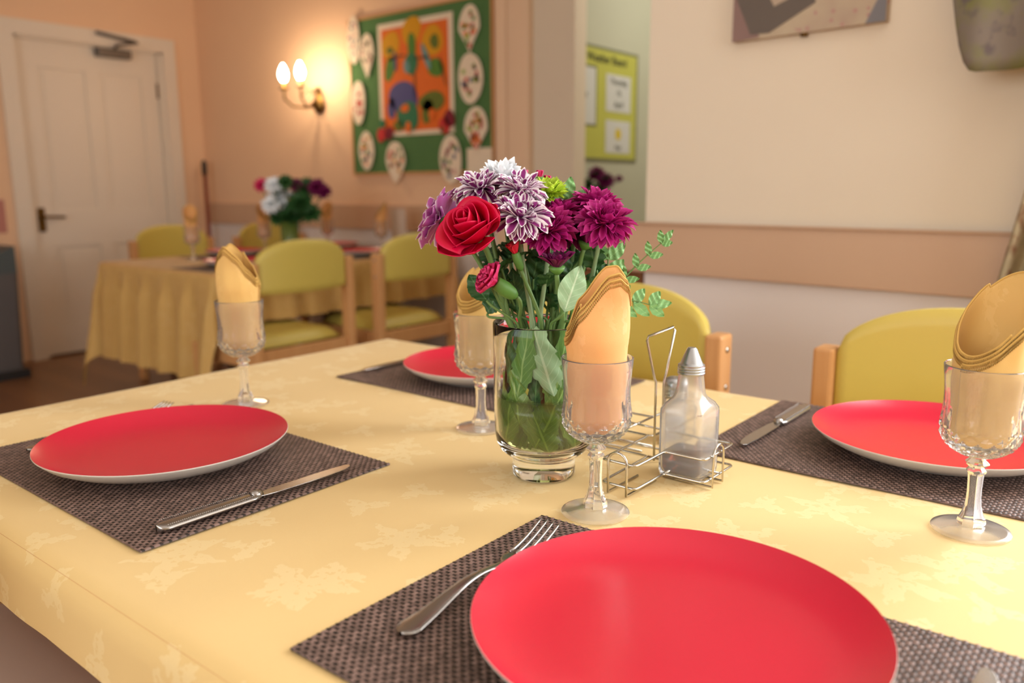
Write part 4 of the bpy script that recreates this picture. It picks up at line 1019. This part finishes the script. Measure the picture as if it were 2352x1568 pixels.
# magenta
mum(fp(1386, 520, -.03), up * .85 + tc * .55 + HR * .15, .031, FULL, 'p_mag', 'full magenta chrysanthemum facing front, largest of the magenta blooms', W=.0046, seed=5, stemmat='stem_pale', cross=1.2)
mum(fp(1368, 480, .012), up * .95 + tc * .25 + HR * .2, .028, FULL, 'p_mag', 'full magenta chrysanthemum peeking over the largest magenta bloom', W=.0045, seed=6)
mum(fp(1260, 536, -.035), up * .8 + tc * .65 - HR * .1, .029, FULL, 'p_mag', 'magenta chrysanthemum between the white edged bloom and the largest magenta one', W=.0046, seed=7, stemmat='stem_pale')
mum(fp(1318, 540, .0), up * .9 + tc * .3, .026, FULL, 'p_dark', 'dark magenta chrysanthemum set back between two brighter magenta blooms', W=.0044, seed=8)
mum(fp(1282, 500, .0), up * .9 + tc * .2, .026, FULL, 'p_mag', 'small magenta chrysanthemum behind, below the white daisy', W=.0046, seed=9)
mum(fp(1279, 617, -.052), up * 1.0 + tc * .15, .020, [(8, 80, .7, 6), (10, 62, .95, -4), (10, 44, 1.05, -12)], 'p_dark', 'half open magenta chrysanthemum low among the stems', W=.0036, seed=10, leaves=0)
mum(fp(1345, 560, -.02), up * .9 + tc * .2 + HR * .3, .019, [(8, 80, .8, 6), (10, 66, 1, -4)], 'p_dark', 'closed dark magenta bud under the largest magenta bloom', W=.0038, seed=11, leaves=0)
# white, lime
mum(fp(1156, 432, .012), up * .8 + tc * .45, .030, [(8, 84, .7, 10), (12, 70, .95, 0), (14, 52, 1.0, -20), (14, 30, 1.0, -30)], 'p_white', 'white chrysanthemum at the very top of the bouquet', W=.0052, seed=12)
mum(fp(1264, 482, .006), up * .9 + tc * .3 + HR * .2, .016, [(8, 70, .8, 0), (12, 45, 1.0, -10), (12, 20, 1.0, -20)], 'p_white', 'small white daisy under the lime pompom', W=.0034, seed=13, leaves=0)
mum(fp(1259, 450, .004), up * .95 + tc * .3, .0190, [(14, 84, .75, 20), (24, 68, .82, 20), (30, 50, .9, 20), (34, 32, .96, 20), (34, 12, 1.0, 20), (30, -8, 1, 20), (24, -24, .9, 20)], 'p_lime', 'lime green pompom chrysanthemum at the top of the bouquet', W=.0029, seed=14, leaves=0)
# rose
def rose(pos, d, R, label):
    t = thing('rose', label, 'flower', pos); fm = frame(d); mb = MB(); rs = random.Random(3)
    NP = 14
    for i in range(NP):
        k = i / (NP - 1); ang = i * 2.18 + .4; r = R * (.10 + .62 * k ** .85); h = R * (.62 + .18 * (1 - k)) ; span = 1.25 - .25 * k if i > 3 else 1.7
        fl = max(0, k - .35) * 1.05; 
        def f(u, v, ang=ang, r=r, h=h, span=span, fl=fl, k=k, i=i):
            s = (u - .5) * 2; a = ang + s * span * (1 + .15 * v)
            rr = r * (.30 + .70 * sin(min(1, v * 1.25) * pi / 2)) + R * (.05 * s * s) * v
            edge = 1 - .30 * abs(s) ** 2.6
            z = -R * .50 + (h + R * .50) * v * edge - fl * R * .26 * v * v
            out = fl * R * .55 * max(0, v - .62) ** 1.15 / .38 * (1 + .25 * sin(3 * s + i)) + .03 * R * sin(5 * s + 2 * i) * v * k
            z -= fl * R * .5 * max(0, v - .80)
            rr += out
            return pos + fm @ V((rr * cos(a), rr * sin(a), z))
        mb.grid(f, 14, 12)
    mb.build('petals', 'p_rose', t, off=pos, solid=.0005)
    # two loose outer petals
    for (ang, L_) in ((4.15, 1.25), (5.3, 1.12), (1.0, 1.0), (3.0, 1.0)):
        mb = MB(); petal(mb, pos, fm, ang, R * .16, -R * .48, radians(8), radians(50), R * L_ * 1.1, R * .62, .28, nl=10, nw=8, tip=.6, wav=.03); mb.build('outer_petal', 'p_rose', t, off=pos, solid=.0005)
    mb = MB(); mb.lathe([(0, -R * .72), (.004, -R * .72), (.0085, -R * .6), (.009, -R * .45), (0, -R * .42)], 14); mb.v = [tuple(pos + fm @ V(p)) for p in mb.v]; mb.build('hip', 'stem', t, off=pos)
    pts = stem_to(pos - fm @ V((0, 0, R * .7)), d, 55, 1.2); mb = MB(); mb.tube(pts, .0032, 8); mb.build('stem', 'stem', t, off=pos)
    return t
rose(fp(1084, 524, -.062), tc * .66 + up * .66 - HR * .42, .0325, 'deep red rose in full bloom at the front of the bouquet')
# carnations
def carnation(pos, d, R, mat, label, seed, closed=.0, cross=1.0, cup_=1.0):
    rs = random.Random(seed); t = thing('carnation', label, 'flower', pos); fm = frame(d); mb = MB()
    for ri, (n, el) in enumerate(((5, 84), (7, 72), (8, 56), (9, 40))):
        if closed and ri > 2 - closed: break
        for k in range(n): petal(mb, pos, fm, 2 * pi * k / n + ri + rs.uniform(-.2, .2), .002, 0, radians(el), radians(-14), R * (1 - .0 * ri), R * .42, .2, nl=6, nw=8, tip=.9, wav=.22)
    mb.build('petals', mat, t, off=pos)
    cw = 1.9 if closed == 2 else 1; mb = MB(); L = R * 1.5 * cup_; mb.lathe([(0, -L), (R * .18, -L), (R * .34 * cw, -L * .8), (R * .40 * cw, -L * .4), (R * .34 * cw, 0), (R * .30 * cw, .001), (0, 0)], 16); mb.v = [tuple(pos + fm @ V(p)) for p in mb.v]; mb.build('calyx', 'leaf_mid', t, off=pos)
    pts = stem_to(pos - fm @ V((0, 0, L)), d, seed, cross); mb = MB(); mb.tube(pts, .0022, 8); mb.build('stem', 'stem', t, off=pos); return t
carnation(fp(1140, 650, -.055), -HR * .75 + up * .55 + tc * .25, .021, 'p_pink', 'cerise carnation bud low down under the red rose', 21, cross=.4, cup_=.85)
carnation(fp(1184, 582, -.045), -HR * .3 + up * .9 + tc * .2, .013, 'p_red', 'small red carnation bud beside the rose, below the white edged bloom', 22, closed=1)
for k, (x, y, lab) in enumerate(((1206, 408, 'pink tipped green bud just beside the white bloom'), (1240, 408, 'pink tipped green bud standing above the lime pompom'), (1256, 420, 'pink tipped bud mostly hidden behind the lime pompom'))):
    carnation(fp(x, y, .02), up + HR * (.1 * k - .1), .0085, 'p_pink', lab, 30 + k, closed=2, cup_=1.5)

# foliage
def fern(p0, d, nrm, L, n, lw, label, mat='leaf_fern', seed=0, root=True, ll=.03):
    t = thing('foliage_sprig', label, 'foliage', p0); rs = random.Random(seed); d = V(d).normalized(); nrm = V(nrm); nrm = (nrm - d * nrm.dot(d)).normalized(); sd = d.cross(nrm)
    pts = [p0 + d * (L * i / 10) + V((0, 0, -.012 * (i / 10) ** 2)) for i in range(11)]
    mb = MB(); mb.tube(pts, [.0011 - .0006 * i / 10 for i in range(11)], 6)
    if root:
        st = stem_to(p0, d, seed + 7); mb.tube(st, .0014, 6)
    mb.build('stem', 'stem', t, off=p0)
    for k in range(n):
        f_ = .22 + .74 * k / max(1, n - 1); b = pts[0].lerp(pts[10], f_)
        for s in (-1, 1):
            mb = MB(); leaf(mb, b, d * .75 + sd * s * .75, nrm, ll * (1 - .35 * f_) * rs.uniform(.9, 1.1), lw, .25, fold=.12); mb.build('leaflet', mat, t, off=p0)
    mb = MB(); leaf(mb, pts[10], d, nrm, ll * .8, lw * .9, .2, fold=.1); mb.build('leaflet', mat, t, off=p0)
    return t
fern(fp(1394, 665, .01), up * .95 + HR * .02, tc, .085, 4, .0078, 'upright fern like sprig with paired leaflets, beside the apricot napkin tip', seed=41, ll=.030)
fern(fp(1408, 668, .02), up * .75 + HR * .62, tc, .088, 4, .0042, 'thin sprig rising to a bare pointed tip beyond the magenta blooms', seed=42, ll=.022)
fern(fp(1395, 690, .0), HR * .95 + up * .12, tc + up * .3, .050, 3, .0062, 'low side sprig of narrow leaflets over the yellow chair back', seed=43, ll=.030)
fern(fp(1298, 480, .03), up * .9 + HR * .12, tc, .022, 1, .0080, 'pair of pale leaves at the top of the bouquet behind the lime pompom', seed=44, ll=.034)
def bigleaf(x0, y0, x1, y1, W, mat, label, dd0=-.05, dd1=-.05, nrm=None, serr=0, bend=.25, seed=0, name='foliage_sprig'):
    a = fp(x0, y0, dd0); b = fp(x1, y1, dd1); t = thing('foliage_sprig', label, 'foliage', a); mb = MB()
    leaf(mb, a, b - a, nrm if nrm is not None else tc + up * .2, (b - a).length, W, bend, serr=serr, fold=.12); mb.build('leaf', mat, t, off=a)
    st = stem_to(a, (b - a), seed); mb = MB(); mb.tube(st, .0015, 6); mb.build('stem', 'stem', t, off=a); return t
bigleaf(1296, 716, 1336, 606, .0145, 'leaf_pale', 'large pale green leaf showing its underside beside the apricot napkin', -.06, -.05, seed=60)
bigleaf(1322, 730, 1352, 640, .012, 'leaf_mid', 'mid green leaf tucked behind the large pale leaf', -.04, -.03, seed=61)
bigleaf(1118, 690, 1075, 628, .012, 'leaf_dark', 'dark rounded leaf sticking out under the red rose', -.03, -.02, seed=62, serr=.1)
DL = [(1120, 720, 1150, 650), (1140, 600, 1100, 560), (1215, 720, 1205, 650), (1300, 700, 1280, 650), (1370, 620, 1350, 550), (1255, 600, 1225, 570), (1150, 700, 1130, 610), (1190, 720, 1175, 620), (1235, 715, 1225, 600), (1270, 720, 1250, 640), (1225, 640, 1240, 560), (1310, 640, 1320, 560), (1330, 600, 1380, 560), (1165, 640, 1110, 590), (1200, 600, 1160, 540), (1290, 600, 1270, 560), (1350, 690, 1390, 600), (1205, 690, 1245, 610), (1160, 600, 1190, 560), (1250, 690, 1290, 640), (1340, 650, 1300, 580)]
WH = ['by the glass rim near the carnation', 'just below the rose petals', 'at the rim centre', 'at the rim under the pale leaf', 'beside the fern', 'just below the middle magenta bloom', 'lowest at the vase rim', 'under the rose', 'between the tall stems', 'beside the half open bloom', 'high under the front bloom', 'under the dark bloom', 'under the largest bloom', 'near the cerise bud', 'behind the rose', 'behind the low bloom', 'behind the napkin', 'among the middle stems', 'near the red bud', 'near the pale leaf', 'behind the stems']
for k, (a, b, c_, d_) in enumerate(DL):
    rs = random.Random(k); bigleaf(a, b, c_, d_, .015, 'leaf_dark', 'dark green leaf deep inside the bouquet, ' + WH[k], rs.uniform(-.02, .02), rs.uniform(-.03, .02), tc * .7 + V((rs.uniform(-.6, .6), rs.uniform(-.6, .6), .5)), serr=.25, bend=.5, seed=70 + k)
# wet leaves pressed inside the vase
def vleaf(th, z0, z1, W, mat, label, tw=0.0, r=.0475, serr=.25, mid=0.0):
    """leaf lying against the inside of the glass; th = angle from the viewer direction"""
    t = thing('foliage_sprig', label, 'leaf', VAX + V((0, 0, z0))); mb = MB(); b0 = azim(-HF.x, -HF.y)
    def f(u, v):
        s = (u - .5) * 2; w = W * (sin(pi * (v * .94 + .03) ** .8) ** .7); w *= 1 - serr * fr(v * 5.0) * abs(s)
        a = b0 + th + tw * (v - .5) + s * w / r; rr = r - .0014 * abs(s) - .0025 * sin(v * 7 + s * 2 + th) ** 2 - mid
        z = z0 + (z1 - z0) * v + .004 * abs(s)
        return VAX + V((rr * cos(a), rr * sin(a), z))
    mb.grid(f, 8, 34); mb.build('blade', mat, t, off=VAX + V((0, 0, z0))); return t
VL = [(-.95, .045, .105, .020, 'leaf_water', .2, 'submerged leaf by the outer glass wall'), (-.1, .038, .085, .020, 'leaf_water', -.4, 'lowest submerged leaf in front'), (.75, .040, .100, .020, 'leaf_water', -.2, 'low submerged leaf behind the goblet'), (-.35, .115, .172, .018, 'leaf_mid', .5, 'second leaf under the rim in front'), (-1.5, .050, .120, .020, 'leaf_water', 0, 'submerged leaf at the side of the vase'), (1.4, .050, .170, .022, 'leaf_dark', 0, 'tall dark leaf at the caddy side of the vase'), (2.8, .038, .110, .028, 'leaf_water', 0, 'wide submerged leaf at the back of the vase'), (-2.3, .100, .172, .024, 'leaf_dark', 0, 'dark upper leaf at the back of the vase'), (-.55, .100, .176, .017, 'leaf_mid', .3, 'pale leaf pressed against the glass just under the rim'), (-.05, .104, .178, .022, 'leaf_pale', -.5, 'broad pale veined leaf pressed under the front of the rim'),
      (.35, .088, .168, .018, 'leaf_mid', .4, 'mid green leaf under the rim near the napkin'), (-.25, .084, .140, .012, 'leaf_dark', .1, 'glossy dark leaf in the middle of the vase'),
      (-.75, .070, .130, .016, 'leaf_water', -.3, 'yellow green leaf at the waterline on the door side'), (.10, .046, .110, .021, 'leaf_water', .7, 'large yellow green leaf below the waterline'),
      (-.45, .054, .100, .018, 'leaf_water', -.2, 'submerged leaf below the waterline in front'), (.60, .060, .130, .016, 'leaf_water', .2, 'submerged leaf toward the goblet'),
      (.85, .100, .170, .016, 'leaf_dark', 0, 'dark leaf under the rim behind the goblet'), (-1.1, .110, .170, .014, 'leaf_dark', 0, 'dark leaf by the outer wall of the vase'),
      (2.2, .060, .150, .024, 'leaf_dark', .2, 'dark leaf against the back of the vase'), (3.3, .080, .170, .026, 'leaf_dark', -.2, 'broad dark leaf at the back of the vase'), (4.2, .060, .150, .024, 'leaf_dark', .2, 'dark leaf at the back door side of the vase')]
for k, (th, z0_, z1_, W, mt, tw, lab) in enumerate(VL): vleaf(th, z0_, z1_, W, mt, lab, tw, r=.0480 if z0_ > .0 else .047, mid=.002 * (k % 4))

# ================================================================== CADDY, BOTTLE, SHAKER
CC = V((-.455, .846, T + .001))
cy_ = thing('wire_caddy', 'chrome wire condiment caddy with a tall carrying loop, between the goblet and far placemat', 'caddy', CC)
ring = [(-.002, -.122), (.040, -.122), (.040, -.058), (.089, -.058), (.089, .016), (.004, .016), (.002, .122), (-.040, .122), (-.040, .058), (-.089, .058), (-.089, -.016), (-.004, -.016)]
def roundpoly(pts, r, z, n=4):
    out = []; K = len(pts)
    for i in range(K):
        a, b, c = V((*pts[i - 1], 0)), V((*pts[i], 0)), V((*pts[(i + 1) % K], 0)); d1 = (a - b).normalized(); d2 = (c - b).normalized()
        p1, p2 = b + d1 * r, b + d2 * r
        for j in range(n + 1): t = j / n; q = p1 * (1 - t) ** 2 + b * 2 * t * (1 - t) + p2 * t * t; out.append(V((CC.x + q.x, CC.y + q.y, CC.z + z)))
    return out
WR = .00155
for z in (.010, .036):
    mb = MB(); mb.tube(roundpoly(ring, .006, z), WR, 8, closed=True); mb.build('ring', 'chrome', cy_, off=CC)
def cpts(l): return [CC + V(p) for p in l]
def loop(a, b, h):   # inverted U leg from a to b, then turned inwards under the base
    a = V(a); b = V(b); m_ = (a + b) / 2; r = (b - a).length / 2; d = (b - a).normalized(); up_ = V((0, 0, 1)); pts = [a + up_ * .0016, a + up_ * (h - r)]
    for i in range(1, 8): t = pi * i / 8; pts.append(m_ - d * r * cos(t) + up_ * (h - r + r * sin(t)))
    pts += [b + up_ * (h - r), b + up_ * .0016]; return pts
for (a, b, inw) in (((.008, -.1252), (.031, -.1252), (0, .064)), ((.0922, -.044), (.0922, -.018), (-.06, 0)), ((-.008, .1252), (-.031, .1252), (0, -.064)), ((-.0922, .044), (-.0922, .018), (.06, 0))):
    p = loop((*a, 0), (*b, 0), .048); p = [V((a[0] + inw[0], a[1] + inw[1], .0016))] + p + [V((b[0] + inw[0], b[1] + inw[1], .0016))]
    mb = MB(); mb.tube(cpts(p), WR, 8); mb.build('end_loop', 'chrome', cy_, off=CC)
# carrying handle
h0, h1 = at_pl(1505, 865, CC, HF) - CC, at_pl(1523, 865, CC, HF) - CC
hd = V((.72, .69, 0)).normalized()
hp_ = [-hd * .0045 + V((0, 0, .0016)), -hd * .0045 + V((0, 0, .10)), -hd * .0065 + V((0, 0, .104)), -hd * .0165 + V((0, 0, .150)), -hd * .0150 + V((0, 0, .155)), hd * .0150 + V((0, 0, .166)), hd * .0168 + V((0, 0, .162)), hd * .0072 + V((0, 0, .108)), hd * .0052 + V((0, 0, .10)), hd * .0045 + V((0, 0, .0016))]
mb = MB(); mb.tube([CC + p for p in hp_], WR, 8); mb.build('handle', 'chrome', cy_, off=CC)
mb = MB()
for a, b in (((-.089, .02, .036), (.004, .016, .036)), ((-.04, .058, .036), (-.04, -.016, .036)), ((.089, -.02, .010), (-.004, -.016, .010)), ((.04, -.058, .010), (.04, .016, .010)), ((-.089, .02, .010), (.004, .016, .010))): mb.tube(cpts([a, b]), WR, 8)
mb.build('cross_wire', 'chrome', cy_, off=CC)
# vinegar bottle
BC = V((-.4045, .8255, T + .003))
bt = thing('vinegar_bottle', 'square glass vinegar bottle with a metal cone top, standing in the wire caddy', 'bottle', BC)
def sq(p_, a):   # superellipse radius
    return (abs(cos(a)) ** p_ + abs(sin(a)) ** p_) ** (-1 / p_)
bpro = [(0, .0), (.022, .0), (.0255, .002), (.0264, .007), (.0266, .030), (.0266, .074), (.0262, .079), (.0240, .085), (.0190, .0915), (.0170, .096), (.0158, .104), (.0146, .114), (.0142, .122)]
binn = [(.0118, .122), (.0122, .114), (.0134, .104), (.0146, .096), (.0165, .090), (.0212, .083), (.0236, .077), (.0240, .073), (.0240, .035), (.0238, .010), (.0220, .005), (0, .0045)]
def brf(th, z, r, i):
    k = min(1, max(0, (.094 - z) / .012)); s = sq(9, th); return r * (1 + (s - 1) * k)
MB().lathe(bpro + binn, 96, BC, rf=brf).build('bottle_glass', 'bottle_glass', bt, off=BC, angle=28)
def vrf(th, z, r, i): return r * sq(9, th)
MB().lathe([(0, .0050), (.0216, .0054), (.0235, .010), (.0237, .0275), (0, .0275)], 96, BC, rf=vrf).build('vinegar', 'vinegar', bt, off=BC)
MB().lathe([(.0142, .1185), (.0152, .1185), (.0156, .1200), (.0147, .1215), (.0156, .1230), (.0147, .1245), (.0156, .1260), (.0148, .1275), (.0150, .1290), (.0128, .1305), (.0120, .1320), (.0058, .1470), (.0044, .1485), (.0030, .1486), (0, .1480)], 48, BC).build('cone_cap', 'alu', bt, off=BC, angle=35)
# shaker behind
SCc = V((-.484, .9395, T + .003))
sh = thing('salt_shaker', 'small glass shaker with a domed metal top behind the vinegar bottle', 'shaker', SCc)
MB().lathe([(0, 0), (.014, 0), (.0165, .003), (.0165, .030), (.0150, .042), (.0130, .052), (.0128, .058), (.0108, .058), (.0110, .052), (.0130, .042), (.0145, .030), (.0145, .006), (0, .004)], 48, SCc, rf=lambda th, z, r, i: r * (1 - .04 * abs(cos(4 * th)))).build('shaker_glass', 'bottle_glass', sh, off=SCc)
MB().lathe([(0, .0045), (.0138, .0065), (.0138, .030), (0, .031)], 32, SCc).build('salt', 'salt', sh, off=SCc)
MB().lathe([(.0132, .056), (.0150, .056), (.0152, .060), (.0142, .062), (.0152, .064), (.0142, .066), (.0150, .069), (.0146, .075), (.0120, .080), (.006, .0826), (0, .083)], 40, SCc).build('metal_top', 'alu', sh, off=SCc)

# ================================================================== BACKGROUND FLOWERS
def bgvase(c, r, h, label, name='vase'):
    t = thing(name, label, 'vase', c); MB().lathe([(0, 0), (r * .7, 0), (r, h * .2), (r, h), (r * .93, h), (r * .93, h * .2), (0, h * .06)], 32, c).build('vase_body', M.setdefault('vase2', plain('green_tinted_glass', S(96, 112, 50), .15)), t, off=c); return t
def bgflower(c, head, R, mat, label, seed, name='chrysanthemum', leafn=2):
    t = thing(name, label, 'flower', head); mb = MB(); fm = frame(up * .6 + tc * .8); rs = random.Random(seed)
    for ri, (n, el, ln, cl) in enumerate(((8, 75, .5, 0), (12, 50, .8, -15), (14, 22, 1, -25), (12, -5, 1, -30))):
        for k in range(n): petal(mb, head, fm, 2 * pi * k / n + rs.uniform(-.2, .2), .004, 0, radians(el), radians(cl), R * ln, R * .2, .3, nl=3, nw=2)
    mb.build('petals', mat, t, off=head)
    b = c + V((0, 0, .16)); mb = MB(); mb.tube(bez(head, head - V((0, 0, .06)), b + V((0, 0, .04)), c + V(((b - head).x * .1, (b - head).y * .1, .02)), 8), .003, 6); mb.build('stem', 'leaf_dark', t, off=head)
    for k in range(leafn):
        mb = MB(); q_ = head.lerp(b, .25 + .3 * k); a = rs.uniform(0, 6.28); leaf(mb, q_, V((cos(a), sin(a), .3)), up, .08, .028, .4, serr=.2); mb.build('leaf', 'leaf_dark', t, off=head)
    return t
V2 = V((-3.48, 2.53, T + .001)); bgvase(V2, .045, .17, 'green glass vase holding the dark bouquet on the far table')
BF = [(600, 425, .035, 'p_pink', 'pink bloom at the outer door side of the far bouquet'), (628, 425, .042, 'p_white', 'white bloom above the big one in the far bouquet'), (645, 452, .062, 'p_white', 'largest white chrysanthemum of the far bouquet'), (622, 470, .045, 'p_white', 'white bloom hanging low in the far bouquet'),
      (655, 418, .03, 'leaf_dark', 'dark green tuft at the top of the far bouquet'), (680, 425, .035, 'p_dark', 'dark purple bloom at the top middle of the far bouquet'), (700, 432, .045, 'leaf_dark', 'leafy dark tuft among the purple blooms of the far bouquet'), (728, 430, .045, 'p_dark', 'deep purple bloom at the notice board side of the far bouquet'), (744, 440, .035, 'p_dark', 'outermost purple bloom of the far bouquet, by the chair top'), (690, 465, .05, 'leaf_dark', 'dark leafy mass in the middle of the far bouquet'), (670, 495, .05, 'leaf_dark', 'dark leafy mass just above the far vase'), (715, 490, .04, 'leaf_dark', 'dark leaves low on the notice board side of the far bouquet'), (640, 500, .035, 'leaf_dark', 'dark leaves low on the door side of the far bouquet')]
for k, (x, y, R, mt, lab) in enumerate(BF):
    rs = random.Random(k); head = at_pl(x, y, V2 + HF * rs.uniform(-.03, .03), HF); bgflower(V2, head, R * (1.35 if mt == 'leaf_dark' else 1.1), mt, lab, k, name='leafy_spray' if mt == 'leaf_dark' else 'chrysanthemum', leafn=3)
# corridor plant stand with dark flowers
V3 = V((-2.22, 3.62, 0)); c3 = at_pl(1368, 460, V3, HF); V3 = V((c3.x, c3.y, 0))
pst = thing('plant_stand', 'slim dark stand in the corridor under the dried flowers', 'stand', V3)
MB().lathe([(0, 0), (.10, 0), (.10, .02), (.02, .04), (.018, .90), (.07, .93), (.07, .95), (0, .95)], 24, V3).build('pedestal', 'dark_wood', pst, off=V3)
bv = V3 + V((0, 0, .951)); bgvase(bv, .03, .09, 'small dark vase on the corridor stand below the yellow poster')
for k, (x, y, R, mt, lab) in enumerate(((1345, 425, .04, 'leaf_dark', 'dark leafy spray by the corridor opening, under the poster'), (1370, 400, .045, 'p_dark', 'dark dried bloom at the top of the corridor bunch'), (1392, 415, .045, 'p_dark', 'dark dried bloom in the middle of the corridor bunch'), (1382, 435, .04, 'leaf_dark', 'dark leafy spray at the bottom of the corridor bunch'), (1422, 410, .018, 'p_dark', 'small single dark bud apart from the corridor bunch'))):
    bgflower(bv, at_pl(x, y, V3, HF), R, mt, lab, 90 + k, name='dried_flower', leafn=1)

for o in COL.objects:
    if o.type == 'EMPTY' and 'label' in o and not o['label']: del o['label']
